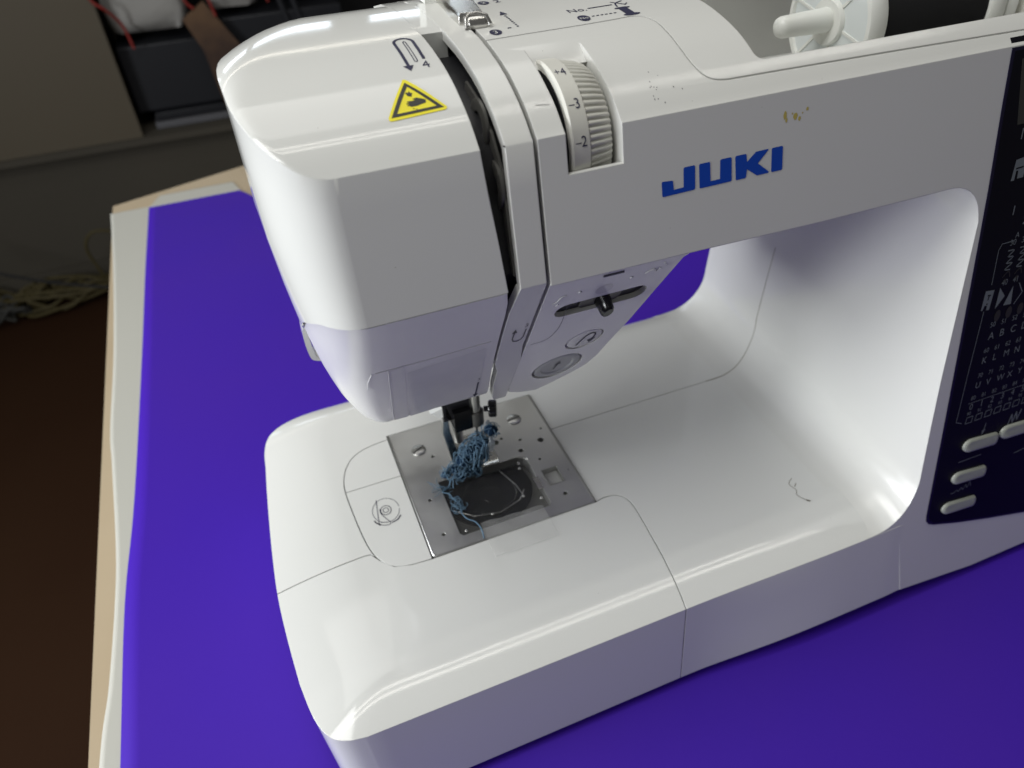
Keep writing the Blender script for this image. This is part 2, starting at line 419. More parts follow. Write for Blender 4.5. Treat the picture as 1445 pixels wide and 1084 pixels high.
body.parent = machine; body.matrix_parent_inverse = Matrix.Translation(-machine.location)
# grimy joint of the rear cover running across the bed and up the column wall
seam = [(161, 137, HB)] + []
def wallpt(x, z, y):                           # push x to the wall surface
    return (x, y, z)
arc = [(158, 137, HB - .05)]
for x, z in reversed(OP[3:]):                   # follow the inner wall from the bed upwards
    if z > 150: continue
    p_ = max(0, min(1, max(0, x - 166) / 48 + max(0, z - 62) / 110)); y = 137 + 17.5 * p_ * p_ * (3 - 2 * p_)
    yf = facey(z); t = (y - yf) / (219 - yf)
    arc.append((x + 10 * t * max(0, min(1, (x - 168) / 28)), y, z))
MB().tube(catmull(arc, 2), .22, 6).build('cover_joint', M['grime'], machine)

# ------------------------------------------------------------------ head cover (upper left)
def xright(z): return float(np.interp(z, [230, 237, 255, 270, 283], [-10.5, -11, -12.2, -13.6, -14.3]))
def head_left():                               # left outline rows: (x, y) from front to rear
    r = [(-60, 53.0)]
    for j in range(1, 15):
        a = j / 14 * math.pi / 2; r.append((-60 - 22.9 * math.sin(a), 53 + 36 * (1 - math.cos(a)) ** 1.0))
    r += [(-83.2, 97), (-83.4, 105)]
    for j in range(1, 15):
        a = j / 14 * math.pi / 2; r.append((-83.4 + 52 * (1 - math.cos(a)), 105 + 82 * math.sin(a)))
    return r
def head_mesh(z_bot):
    rows = head_left(); nx = 16; top = []
    for j, (xl, y) in enumerate(rows):
        rr = float(np.interp(y, [53, 60, 90, 120, 150, 190], [.15, .4, 2.0, 7, 12, 14]))   # edge rounding grows to the rear
        hgt = float(np.interp(y, [53, 60, 90, 120, 150, 190], [.1, .3, 1.2, 3.5, 7, 10]))
        row = []
        for i in range(nx + 1):
            u = (i / nx) ** 1.9; x = xl + (xright(283) - xl) * u
            e = max(0, 1 - (x - xl) / (rr * 2.2 + .5)); z = prof(y) - hgt * e ** 2.3
            if y > 150: z -= 10 * ((y - 150) / 37) ** 2
            row.append((x, y, z))
        top.append(row)
    mb = MB(); vs = [p for r in top for p in r]; W = nx + 1
    fs = [(j * W + i, j * W + i + 1, (j + 1) * W + i + 1, (j + 1) * W + i) for j in range(len(rows) - 1) for i in range(nx)]
    mb.add(vs, fs)
    # side skirt: front edge (right to left), then the left outline
    edge = [top[0][i] for i in range(nx, -1, -1)] + [top[j][0] for j in range(1, len(rows))] + [top[-1][i] for i in range(1, nx + 1)]
    def side(p, z):
        x, y, zt = p; wgt = max(0, 1 - (y - 53) / 70.); yy = y - (53 - facey(z)) * wgt + (facey(283.8) - 53) * 0
        if x > -50: xx = x if x < -20 else x + (xright(z) - xright(283)) * (x + 20) / 5.7
        else: xx = x
        sh = float(np.interp(z, [185, 195, 207, 220, 237, 257], [6.0, 5.4, 4.7, 3.6, 1.7, .2]))
        if x < -62: xx += sh * min(1, (-62 - x) / 19)
        return (xx, yy, z)
    levels = 9; rings = [edge]
    for l in range(1, levels + 1):
        f = l / levels; rings.append([side(p, p[2] + ((z_bot - float(np.interp(p[1] if p[0] < -55 else 50, [54, 62, 75, 95, 115, 190], [0, 1.0, 8, 26, 42, 70]))) - p[2]) * f) for p in edge])
    mb.loft(rings, cap=False, closed=False)
    n = len(edge); mb.add([(p[0], p[1], p[2] + 0) for p in rings[-1]], [tuple(range(n))] if False else [])
    # right-hand wall towards the slot
    rw = [r_[0] for r_ in rings]; rw2 = [r_[-1] for r_ in rings]
    col = [top[j][nx] for j in range(len(rows))]
    mb.add(col + rw2[1:] + rw[1:][::-1], [tuple(range(len(col) + 2 * levels))])
    return mb
head = head_mesh(237.2).build('head_cover', M['gloss'], machine, 30)
MB().box((-15, 113, 240), (-4.5, 185, 250)).build('slot_bridge_support', M['dark'], machine)
br = []
for y in (111.5, 114, 118, 124, 131, 140, 150, 165, 180):
    z = prof(y) - (.6 if y < 112 else 0); br.append([(-15.2, y, z - 14), (-4.6, y, z - 14), (-4.6, y, z - .05), (-15.2, y, z - .02)])
MB().loft(br).build('slot_bridge', M['gloss'], machine)

# ------------------------------------------------------------------ lower face cover (left chin)
def chin_left():
    rings = []
    for z in (237.0, 230, 222, 212, 200, 188, 176, 166, 157, 151, 147.5, 145.6):
        yf = chiny(z); rnd = 0 if z > 158 else (158 - z) / 12.4
        yf += 2.2 * rnd ** 2.5
        xl = float(np.interp(z, [142, 150, 158, 167, 184, 207, 222, 237], [-63, -66.8, -69.4, -71.8, -75.0, -78.0, -79.2, -80.8]))
        xr = float(np.interp(z, [145, 152, 176, 192, 208, 228, 237], [-5.6, -6.2, -8.0, -8.8, -9.3, -9.7, -11.4]))
        wx = float(np.interp(z, [145, 160, 237], [11, 14, 22])); wy = float(np.interp(z, [145, 237], [26, 40]))
        r = [(xr, yf, z), (xr - 10, yf, z), ((xr + xl) / 2, yf, z), (xl + wx + 6, yf, z)]
        for j in range(0, 13):
            a = j / 12 * math.pi / 2; r.append((xl + wx - wx * math.sin(a), yf + wy * (1 - math.cos(a)), z))
        r += [(xl, yf + wy + 20, z), (xl + 6, 172, z), (xl + 20, 186, z), (xr, 188, z)]
        rings.append(r)
    return MB().loft(rings)
chinl = chin_left().build('lower_face_cover', M['chin'], machine, 40)
decal('milky_window', [[(-46, 196), (-13.5, 199), (-10.8, 152), (-43.5, 149)]], onchin(.05), M['chind'], machine)
decal('milky_window', [[(-52.6, 201.6), (-47, 201.7), (-44.6, 149.4), (-50.6, 149.6)]], onchin(.05), M['chind'], machine)
def chin_line(pts, wd, m, name):
    return decal(name, stroke(pts, wd), onchin(.06), m, machine)
# ------------------------------------------------------------------ lower housing with the buttons (right chin)
def chin_right():
    fr = [(4.9, 235.4), (4.9, 184), (4.9, 150), (6, 143), (12, 139), (21.4, 135.5), (29.6, 140), (38, 145.2), (44.5, 150.8), (48, 159), (49.8, 169.6), (52, 180), (53.8, 188), (57.5, 213), (60.4, 231.2), (62.6, 233.4), (66, 234.9)]
    fr = fr[:1] + fr[1:]
    rings = []
    for t in (0, .02, .05, .2, .6, 1):
        r = []
        for x, z in fr:
            y = chiny(z); k = {0: 0, .02: .5, .05: .9}.get(t, 1.2); cx, cz = 30, 190
            # slight rounding of the edge
            dx, dz = x - cx, z - cz; L_ = math.hypot(dx, dz)
            if z < 232 and x > 5: x2, z2 = x + dx / L_ * k * .8, z + dz / L_ * k * .8
            else: x2, z2 = x, z
            r.append((x2, y + t * (188 - y), z2))
        rings.append(r)
    return MB().loft(rings)
chinr = chin_right().build('lower_housing', M['chin'])
def capsule(ax, az, bx, bz, r, n=8):
    """capsule outline on the chin plane; r in mm along the plane"""
    out = []
    for j in range(n + 1):
        a = math.pi / 2 + math.pi * j / n; out.append((ax + r * math.cos(a), az + r * math.sin(a) * .876))
    for j in range(n + 1):
        a = -math.pi / 2 + math.pi * j / n; out.append((bx + r * math.cos(a), bz + r * math.sin(a) * .876))
    return out
NV = Vector((0, -.876, -.482))                  # outward normal of the chin plane
def chin_prism(poly, d0, d1, m=None, name='cutter', parent=None, sc=1.0, ang=35):
    cx = sum(p[0] for p in poly) / len(poly); cz = sum(p[1] for p in poly) / len(poly)
    ring = lambda d, s: [tuple(Vector((cx + (x - cx) * s, chiny(cz + (z - cz) * s), cz + (z - cz) * s)) + NV * d) for x, z in poly]
    return MB().loft([ring(d0, 1), ring(d1, sc)]).build(name, m, parent, ang)
boolean(chinr, chin_prism(capsule(17.2, 213, 47.2, 213, 5.0), -7, 3))
boolean(chinr, chin_prism(circ(34.7, 181, 9.0, 28, 7.9), -2.4, 3, sc=1.03)); boolean(chinr, chin_prism(circ(27.3, 158.6, 12.5, 32, 10.95), -3, 3, sc=1.03))
chinr.parent = machine; chinr.matrix_parent_inverse = Matrix.Translation(-machine.location)

def button(cx, cz, r, name, m, dish=False):
    P = []
    for d, s in ((-3, 1), (-.5, 1), (-.15, .96), (0, .9)) + (((-.1, .72), (-.7, .66), (-.75, .3)) if dish else ((.05, .5),)):
        P.append([tuple(Vector((cx + r * s * math.cos(a), chiny(cz + r * s * .876 * math.sin(a)), cz + r * s * .876 * math.sin(a))) + NV * d) for a in [2 * math.pi * i / 36 for i in range(36)]])
    return MB().loft(P).build(name, m, machine)
b1 = button(34.7, 181, 8.4, 'reverse_button', M['satin']); b2 = button(27.3, 158.6, 11.6, 'start_stop_button', M['btn'], True)
tag(b1, 'small round button printed with a hooked arrow'); tag(b2, 'larger round grey button with a sunken centre')
def child(o, p): o.parent = p; o.matrix_parent_inverse = Matrix.Translation(-parent_world(p)); return o
hook = catmull([(31.6, 177.2), (33, 181), (34.4, 184.2), (37, 185.8), (39, 184.2), (38.8, 181.3), (38.2, 179.6)], 4)
child(decal('hooked_arrow_print', stroke(hook, .8) + [[(36.2, 179.9), (40.4, 180.6), (37.9, 176.8)]], onchin(.2), M['ink'], machine), b1)
child(decal('stitch_arrow_print', stroke([(26.5, 155), (27.6, 159.3)], .9) + [[(25.8, 158.8), (29.2, 159.4), (28.2, 162.5)]], onchin(-.55), M['inkgrey'], machine), b2)
# speed slider
slid = MB()
P = capsule(17.2, 213, 47.2, 213, 4.9)
tr = chin_prism(capsule(17.2, 213, 47.2, 213, 4.95), -6.8, -2.2, M['dark'], 'slider_track', machine)
sw = chin_prism(rrect(23.5, 208.6, 41.5, 216.6, 3), -2.1, -1.5, M['greyin'], 'slider_shoe', machine)
K = []
for d, s in ((-6, 1.35), (-3, 1.0), (1.5, .86), (4.5, .8), (5.4, .62)):
    K.append([tuple(Vector((33.2 + 3.2 * s * math.cos(a), chiny(212.5 + 5.2 * s * math.sin(a)), 212.5 + 5.2 * s * math.sin(a) * .9)) + NV * d) for a in [2 * math.pi * i / 20 for i in range(20)]])
MB().loft(K).build('speed_slider', M['blackp'], machine)
decal('rounded_patch', [capsule(30.0, 222.5, 30.6, 222.5, 3.4)], onchin(.08), M['emboss'], machine)  # small rounded patch, slightly darker than the housing
MB().tube([(26.6, chiny(232.3) - .1, 232.3), (35, chiny(232.1) - .1, 232.1)], .55, 6).build('moulded_pip', M['inkgrey'], machine)
for x, z in ((19.5, 225), (40.5, 226)):
    MB().lathe(Vector((x, chiny(z), z)), NV, [(-.2, .8), (.35, .6), (.5, .2)], 10).build('raised_dot', M['emboss'], machine)
for pts in (catmull([(9.2, 221), (11, 222), (12, 224.4), (14, 225)], 3), catmull([(46, 226.5), (49, 228.5), (50.5, 226.3), (52, 228)], 3), [(52.5, 231), (54.5, 228.5)], [(12, 219.8), (11.2, 218.6)]):
    MB().tube([(x, chiny(z) - .1, z) for x, z in pts], .33, 5).build('raised_symbol', M['emboss'], machine)
# faint moulded arc on the housing
arc2 = catmull([(16.8, 216), (17.6, 203), (16.6, 196), (13.6, 191.4), (7, 190.6)], 5)
decal('moulded_arc', stroke(arc2, .28), onchin(.05), M['inkgrey'], machine)

# ------------------------------------------------------------------ thread strip between slot and arm
def strip():
    path = []
    for y in (190, 175, 160, 145, 130, 118, 108, 98, 90, 82, 75, 69, 63.5, 58.5, 55, 53.05): path.append((y, prof(y), -6.1, 3.25))
    for z in (283.3, 270, 255, 243, 237.2): path.append((facey(z), z, float(np.interp(z, [237, 283], [-6.4, -6.1])), 3.25))
    for z, xl in ((235.5, -6.7), (222, -8.1), (208, -8.0), (192, -7.6), (180, -7.0)): path.append((chiny(z), z, xl, 3.25 if z > 190 else 4.85))
    for z, xl in ((172, -4.9), (155, -4.2), (142, -2.5), (138.5, -1)): path.append((chiny(z), z, xl, 4.85))
    rings = []
    for i, (y, z, a, b) in enumerate(path):
        p = Vector((0, path[max(i - 1, 0)][0], path[max(i - 1, 0)][1])); q = Vector((0, path[min(i + 1, len(path) - 1)][0], path[min(i + 1, len(path) - 1)][1]))
        d = (q - p).normalized(); n = Vector((0, d.z, -d.y))     # outward is -n rotated
        n = Vector((0, -d.z, d.y)) 
        if n.z < 0 and z > 290: n = -n
        inn = Vector((0, 120, 215)) - Vector((0, y, z)); 
        if n.dot(inn) < 0: n = -n
        q_ = Vector((0, y, z)) + n * 3.6
        rings.append([(a, y, z), (b, y, z), (b, q_.y, q_.z), (a, q_.y, q_.z)])
    return MB().loft(rings)
strip().build('thread_guide_strip', M['satin'], machine, 25)
# dark interior behind the slots, with take-up parts
MB().loft([[(x, y, z) for y, z in ((60, 276), (72, 286), (95, 293), (112, 294), (180, 285), (180, 150), (112, 150), (90, 168), (58, 226), (49, 240))] for x in (-16.5, 5.6)]).build('inner_frame', M['dark'], machine)
def slotdisc(y, z, r, x=-7.0): return MB().lathe((x, y, z), (-1, 0, 0), [(0, r), (1.0, r), (1.4, r * .86), (1.2, r * .55), (.3, r * .5), (.3, .3)], 26)
MB().loft([[(x, y, z) for y, z in ((54.5, 275), (63, 284.5), (74, 291), (86, 293.5), (89, 286), (80, 268), (72, 248), (60, 240), (46.5, 240))] for x in (-6.2, -7.1)]).build('take_up_plate', M['greyin'], machine)
slotdisc(72, 284, 8.2).build('tension_disc', M['greyin'], machine); slotdisc(60.5, 268, 8.4).build('tension_disc', M['greyin'], machine)

# ------------------------------------------------------------------ tension dial
dial = MB(); C0 = Vector((0, 77.5, 272.5)); NT = 70; N_ = NT * 6
def wheel(x, r0, amp):
    out = []
    for i in range(N_):
        k = i % 6; r = r0 + amp * (0, .75, 1, 1, .75, 0)[k]; t = 2 * math.pi * i / N_
        out.append((x, C0.y + r * math.cos(t), C0.z + r * math.sin(t)))
    return out
dial.loft([wheel(16.8, 22.6, 0), wheel(16.8, 25.0, 0), wheel(17.5, 25.8, 0), wheel(23.6, 25.4, 0), wheel(23.7, 24.6, 0), wheel(24.1, 24.4, .7), wheel(29, 23.3, .8), wheel(32.4, 22.2, .75), wheel(33.4, 21.4, .5), wheel(33.4, 10, 0)])
MB().box((14.7, 83.6, 262.2), (34.5, 84.8, 290)).box((14.7, 51.8, 262.2), (34.5, 83.5, 263.4)).build('dial_recess_shade', M['dark'], machine)  # dark plates added to paint the shade in the gap behind the dial
dl = dial.build('tension_dial', M['ivory'], machine, 28)
MB().lathe((16.8, C0.y, C0.z), (-1, 0, 0), [(-.1, 23.2), (.15, 23)], 40).build('dial_rim', M['dark'], dl)
for txt, yz, dx in (('+4', (70.2, 297.0), 18.0), ('-3', (59.5, 290.2), 18.1), ('-2', (53.0, 280.3), 18.1)):
    a0 = math.atan2(yz[1] - C0.z, yz[0] - C0.y)
    vs, fs = text2d(txt.replace('-', '\u2013'), 4.9, dx, -1.8, sx=.8 if txt[0] == '+' else .88)
    vs = [(a, b) for a, b in vs]
    decal('dial_number', [], (lambda an: lambda a, b: (a, C0.y + 25.75 * math.cos(an - b / 25.7), C0.z + 25.75 * math.sin(an - b / 25.7)))(a0), M['ink'], dl, 1.0, raw=[(vs, fs)])
decal('raised_dial_mark', stroke([(8.2, 62.3), (12.6, 61.7)], .6), ontop(.25), M['emboss'], machine)

# ------------------------------------------------------------------ chrome thread guide on top
cl = empty('top_thread_guide', (9, 122, 303)); cl.parent = machine; cl.matrix_parent_inverse = Matrix.Translation(-machine.location)
def top_plate(pts, z0, z1, m, name, parent):
    return MB().loft([[(x, y, z0) for x, y in pts], [(x, y, z1) for x, y in pts]]).build(name, m, parent)
gp = [(0.8, 113), (9.0, 110.5), (12.2, 130), (14.4, 150), (3.4, 150), (1.0, 126)]
MB().loft([[(x, y, 303.2) for x, y in gp], [(x, y, 306.2) for x, y in gp], [(x * .9 + .8, y * .98 + 2.6, 307.2) for x, y in gp]]).build('guide_plate', M['chrome'], cl)
MB().loft([[(x, 115 + 3 * math.sin(a) - 5, 304.2 + 2.6 * math.cos(a)) for a in [math.pi * 2 * i / 12 for i in range(12)]] for x in (2.6, 3.4, 8.0, 9.0)]).build('guide_roller', M['chrome'], cl)
MB().tube([(1.8, 107.5, 303.4), (2.2, 109, 306), (4, 110.6, 307.0), (7, 110.4, 307), (9.4, 108.8, 306.4), (10.4, 107.4, 303.8)], .9, 8).build('guide_hook', M['chrome'], cl)
MB().box((4.2, 107.4, 299), (6.2, 122, 303.6)).build('guide_slot', M['dark'], cl)
MB().box((-1.5, 148, 303), (8.5, 158, 318)).build('bobbin_winder_stop', M['nylon'], machine)

# ------------------------------------------------------------------ printed marks
def T2(name, txts, mp, m, step=None):
    for t in txts: decal(name, [], mp, m, machine, step, raw=[text2d(*t[:4], **(t[4] if len(t) > 4 else {}))])
LOGO = dict(
 J=[(48.9, 262.2), (49.3, 262.5), (53.1, 262.2), (53.4, 261.9), (53.7, 259.0), (57.6, 259.1), (57.6, 265.4), (58, 265.75), (61.8, 265.75), (62.2, 265.4), (62.3, 257.9), (61.9, 257.45), (49.5, 257.3), (49.1, 257.6)],
 U=[(63.8, 265.4), (64.2, 265.75), (67.9, 265.75), (68.3, 265.4), (68.6, 259.1), (72.5, 259.15), (72.4, 265.4), (72.8, 265.75), (76.7, 265.75), (77.1, 265.4), (77.4, 257.9), (77.0, 257.45), (64.5, 257.4), (64.1, 257.7)],
 K=[(78.6, 265.4), (79, 265.75), (82.9, 265.75), (83.3, 265.4), (83.6, 262.9), (87.3, 265.75), (92.5, 265.8), (92.6, 265.5), (88.3, 261.6), (93.2, 257.9), (93.1, 257.45), (88.2, 257.4), (83.75, 260.4), (83.5, 257.8), (83.1, 257.4), (79.4, 257.4), (79.1, 257.7)],
 I=[(94.0, 265.5), (94.4, 265.8), (98.4, 265.8), (98.8, 265.5), (99.1, 257.8), (98.7, 257.4), (94.7, 257.4), (94.3, 257.7)])
for L_ in 'JUKI': decal('logo_letter', [LOGO[L_]], onface(.12), M['logo'], machine)
# threading arrow 4 on the head
arch = [(-25.15, 104.5)] + [(-22.0 - 3.15 * math.cos(math.pi * i / 10), 104.8 + 3.6 * math.sin(math.pi * i / 10)) for i in range(11)]
arch[-1] = (-18.75, 104.8)
sh = stroke(arch, 1.0) + stroke([(-25.15, 105), (-25.2, 88)], 1.05) + stroke([(-18.75, 105), (-19.05, 91)], 1.05) + [[(-27, 87.9), (-23.5, 87.8), (-25.2, 84.6)]]
inner = [(-22.4, 90), (-22.2, 104.6), (-21.7, 105.6), (-21.3, 104.6), (-21.4, 90.2), (-21.9, 89.4), (-22.4, 90)]
decal('threading_arrow_print', sh + stroke(inner, .33), ontop(), M['ink'], machine, 2.0)
T2('step_number_print', [('4', 6.0, -20.8, 85.2, dict(sx=.85))], ontop(), M['ink'], 2.0)
# lid prints
decal('lid_print', stroke([(20.4, 103), (19.6, 114.5)], .01)[:0] + [q for i in range(8) for q in [[(19.0 + .0 * i, 103.6 + i * 1.7), (19.8, 103.6 + i * 1.7), (19.8, 104.4 + i * 1.7), (19.0, 104.4 + i * 1.7)]]] + [[(17.9, 117.4), (20.9, 117.6), (19.5, 121.6)]] + [[(15.4, 103.2), (16.8, 103.2), (16.8, 103.9), (15.4, 103.9)]] + [circ(10.2, 101.5, 2.2, 20, 2.5), circ(18.2, 136, 2.2, 20, 2.6)], ontop(), M['ink'], machine, 3)
T2('lid_number_print', [('3', 3.6, 9.2, 100.2), ('2', 3.6, 17.2, 134.6)], ontop(.2), M['satin'], 3)
T2('lid_text_print', [('2', 5.5, 22.2, 134), ('No.', 5.0, 41.6, 109.0)], ontop(), M['ink'], 3)
decal('lid_line_print', stroke([(50.2, 110.9), (60.0, 111.1)], .7) + [[(47.8 + k * 1.75, 102.5), (48.9 + k * 1.75, 102.5), (48.9 + k * 1.75, 103.1), (47.8 + k * 1.75, 103.1)] for k in range(6)] + [circ(44.3, 102.2, 2.3, 20, 2.8)], ontop(), M['ink'], machine, 3)
T2('lid_badge_text', [('No', 2.5, 42.6, 101.2)], ontop(.2), M['satin'], 3)
decal('spool_symbol_print', [circ(62, 106.6, 3.2, 16, .9), circ(62.4, 99.6, 3.4, 16, 1.0), [(60.4, 100.5), (64, 100.5), (63.6, 106), (60.2, 106)]] + stroke(catmull([(61, 108.5), (62, 112), (65.5, 114)], 3), .6) + stroke([(61, 114), (65, 109.5)], .6) + stroke([(64.8, 109.4), (66.3, 111)], .5), ontop(), M['ink'], machine, 3)
# arrow 3 on the strip, arrow 5 on the lower cover
u3 = [(-2.9, 206.5), (-3.0, 200.5), (-2.2, 198.4), (-.6, 197.7), (1.0, 198.6), (1.7, 200.6), (1.75, 206.5)]
decal('strip_arrow_print', stroke(u3, .6) + [[(-4.1, 205.2), (-1.7, 205.2), (-2.9, 208.2)]], onchin(.12), M['inkgrey'], machine)
T2('strip_number_print', [('3', 3.6, .6, 208.3)], onchin(.12), M['inkgrey'])
decal('needle_arrow_print', stroke([(-12.9, 166.5), (-12.6, 153)], .8) + [[(-14, 153.6), (-11.2, 153.6), (-12.6, 150.4)]], onchin(.14), M['ink'], machine)
T2('needle_number_print', [('5', 3.0, -13.6, 168.8)], onchin(.14), M['ink'])
# moulded window frame on the lower cover
for pts, wd in (([(-58.5, 202.6), (-35, 202.6), (-12.5, 203.6)], .5), ([(-53.5, 202.6), (-52.6, 180), (-51.3, 150)], .35), ([(-59.8, 202.6), (-61.5, 196), (-61.7, 190)], .35)):
    MB().tube([(x, chiny(z) + .02, z) for x, z in pts], wd * .5, 6).build('moulded_window_line', M['chin'], machine)

# warning sticker
stk = decal('warning_sticker', [[(-29.9, 79.6), (-29.6, 80.4), (-28.9, 80.6), (-28.3, 80.1), (-20.0, 67.6), (-19.5, 66.9), (-19.8, 66.2), (-20.5, 65.9), (-37.4, 65.0), (-38.2, 65.1), (-38.5, 65.7), (-38.3, 66.4)]], ontop(.16), M['yellow'], machine, 1.5)
tag(stk, 'yellow warning triangle with a black hand pictogram')
hole_o = [(-29.25, 78.9), (-37.5, 66.0), (-20.5, 66.8)]; hole_i = [(-29.05, 76.9), (-35.4, 67.1), (-22.6, 67.7)]
fr = [[hole_o[i], hole_o[(i + 1) % 3], hole_i[(i + 1) % 3], hole_i[i]] for i in range(3)]
hand = [(-29.1, 71.6), (-27.7, 71.9), (-26.0, 71.1), (-25.1, 70.6), (-25.4, 69.5), (-26.8, 69.2), (-28.7, 68.8), (-30.4, 68.8), (-30.6, 69.15), (-31.5, 69.3), (-31.3, 69.6), (-30.4, 69.75), (-31.6, 70.0), (-31.3, 70.3), (-30.2, 70.35), (-31.2, 70.7), (-30.8, 71.0), (-29.3, 70.9), (-28.5, 71.1)]
splat = [(-30.5, 74.3), (-29.9, 74.5), (-29.6, 74.1), (-29.1, 75.0), (-28.9, 74.1), (-28.3, 73.8), (-28.7, 73.2), (-28.9, 72.5), (-29.5, 72.7), (-30.1, 73.0)]
decal('pictogram', fr + [hand, splat, circ(-29.8, 68.0, .22, 8), circ(-29.0, 67.6, .22, 8)], ontop(.24), M['black'], stk, 1.5)

# symbol on the bobbin cover
def onbed(e=.1): return lambda x, y: (x, y, HB + e)
sp = [(-65.4, 124.4), (-67.6, 108.3), (-67.0, 106.6), (-63.2, 105.2), (-61.6, 106.0), (-62.2, 107.8), (-64.9, 113.6), (-65.0, 117.4)]
decal('bobbin_symbol_print', stroke(circ(-62.0, 115.6, 7.4, 30, 8.6) , .28) + stroke(catmull(sp, 3), .4) + stroke(circ(-62.0, 115.6, 2.9, 20, 3.3) + [(-59.1, 115.6)], .42) + stroke(circ(-62.0, 115.6, 1.5, 14, 1.7) + [(-60.5, 115.6)], .35) + stroke([(-66.4, 108.3), (-62.7, 107.0)], .4) + stroke(catmull([(-69.6, 110.6), (-68.8, 108.6), (-67.2, 107)], 3), .7) + stroke(catmull([(-60.9, 105.9), (-57.6, 106.8), (-55.3, 109)], 3), .7), onbed(), M['ink'], machine)

# ------------------------------------------------------------------ stitch plate
ZP = HB + .35
pl = prism(rrect(-47.0, 74.9, 47.1, 171.4, 2.0), 52, ZP, 'xy', M['steel'], 'needle_plate')
boolean(pl, prism([(-29.2, 123.2), (-29.2, 84), (-27.5, 82.2), (22.5, 82.6), (24.2, 84.6), (24.2, 117), (22.6, 121.3), (18.5, 123.3)], 55, 70))
boolean(pl, prism([(28.4, 95.7), (38.2, 95.7), (38.2, 108.2), (28.4, 108.2)], 57.6, 70))
for x0, x1 in ((-12, -9), (-6.6, -4.6), (.2, 2.2), (5.2, 8)): boolean(pl, prism([(x0, 126.3), (x1, 126.3), (x1, 141), (x0, 141)], 55, 70))
for x, y, r in ((38, 131, 1.9), (23.8, 127.5, 1.5), (31.4, 116.8, .9), (26.6, 136, .9), (16.5, 141.3, .9), (12.1, 139.6, 2.0), (-26.1, 143.9, 1.0), (-37.4, 112.5, 1.0), (-37.5, 87, 1.0), (34.2, 87.2, 1.2), (42, 140, .8)):
    boolean(pl, prism(circ(x, y, r, 14), 57, 70))
pl.parent = machine; pl.matrix_parent_inverse = Matrix.Translation(-machine.location)
for x, y, r, a in ((-32.6, 151.8, 4.4, .5), (29.7, 153.6, 4.4, .15)):
    sc = MB().lathe((x, y, ZP - .3), (0, 0, 1), [(0, r), (.8, r), (1.25, r * .8), (1.4, r * .3)], 28).build('plate_screw', M['screw'], pl)
    d = Vector((math.cos(a), math.sin(a))) * r * .95; n = Vector((-d.y, d.x)).normalized() * .45
    decal('screw_slot', [[(x - d.x - n.x, y - d.y - n.y), (x + d.x - n.x, y + d.y - n.y), (x + d.x + n.x, y + d.y + n.y), (x - d.x + n.x, y - d.y + n.y)]], lambda a_, b_: (a_, b_, ZP + 1.16), M['dark'], machine)
prism([(28.6, 95.9), (38, 95.9), (38, 108), (28.6, 108)], 57.62, 57.9, 'xy', M['gloss'], 'plate_latch', pl)
MB().box((-29, 82.4, 55.2), (24, 123, 55.6)).build('bobbin_well_floor', M['greyin'], pl)
dpoly = [(-28.6, 122.6)] + [(19.6, 122.6), (21, 116)] + [(-4 + 26 * math.cos(a), 111 + 25.5 * math.sin(a)) for a in [math.radians(-8 - 168 * i / 24) for i in range(25)]] + [(-29, 112)]
prism(dpoly, 55.7, 56.6, 'xy', M['race'], 'hook_race', pl)
bob = MB().lathe((-3.5, 106.5, 55.8), (0, 0, 1), [(0, 15), (1.8, 15), (2.4, 14.2), (2.4, 8.4), (1.5, 8), (1.5, 6.6), (2.6, 6.2), (3.4, 5), (3.9, 3), (4.1, 1), (4.1, .1)], 40).build('bobbin', M['race'], pl)
cv = prism(offset([(-29.2, 123.2), (-29.2, 84), (-27.5, 82.2), (22.5, 82.6), (24.2, 84.6), (24.2, 117), (22.6, 121.3), (18.5, 123.3)], -.3), ZP - 1.5, ZP - .1, 'xy', M['clear'], 'bobbin_cover_plate', pl)
MB().tube([(-27.5, 100, ZP), (-18, 92, ZP), (-4, 89, ZP), (9, 93, ZP), (14, 99, ZP)], .25, 5).build('cover_glint', M['chrome'], cv)  # chrome tube added as a bright glint across the cover
MB().tube([(-46.4, 170.8, ZP - .12), (-46.4, 77, ZP - .12), (-45.6, 75.9, ZP - .12), (-44, 75.4, ZP - .12), (44, 75.4, ZP - .12), (46.4, 76.4, ZP - .12), (46.6, 79, ZP - .12), (46.6, 170.8, ZP - .12)], .42, 6).build('edge_glint', M['screw'], pl)  # thin tube added to draw the bright line along the plate edges
MB().tube([(28.5, 95.8, ZP - .3), (38.1, 95.8, ZP - .3), (38.1, 108.1, ZP - .3), (28.5, 108.1, ZP - .3), (28.5, 95.8, ZP - .3)], .5, 6).build('latch_frame', M['screw'], pl)
MB().tube([(25, 119, ZP + .05), (23.6, 121.6, ZP + .05), (19, 123.6, ZP + .05), (-20, 123.6, ZP + .05)], .3, 6).build('well_glint', M['chrome'], pl)  # chrome tube added as a glint on the edge of the well
MB().tube([(6, 118, ZP + .1), (11, 104, ZP + .1), (12, 96, ZP + .1)], .22, 5).build('film_glint', M['screw'], pl)  # steel tube added as a glint over the bobbin
for x, y in ((18.4, 118.4), (17.4, 114.6), (-8.4, 89.6), (11.8, 94.6), (20.6, 89.4), (-25.4, 84.6), (-1.8, 125.0), (2.6, 125.2), (7.4, 125.4)):
    MB().lathe((x, y, ZP - .2), (0, 0, 1), [(0, 1.0), (.5, .8), (.8, .2)], 10).build('plate_glint', M['chrome'], pl)  # small chrome bits added as glints in and around the well
MB().box((21.6, 95.6, ZP - .6), (24.6, 104.6, ZP + .5)).build('cover_catch', M['chrome'], pl)
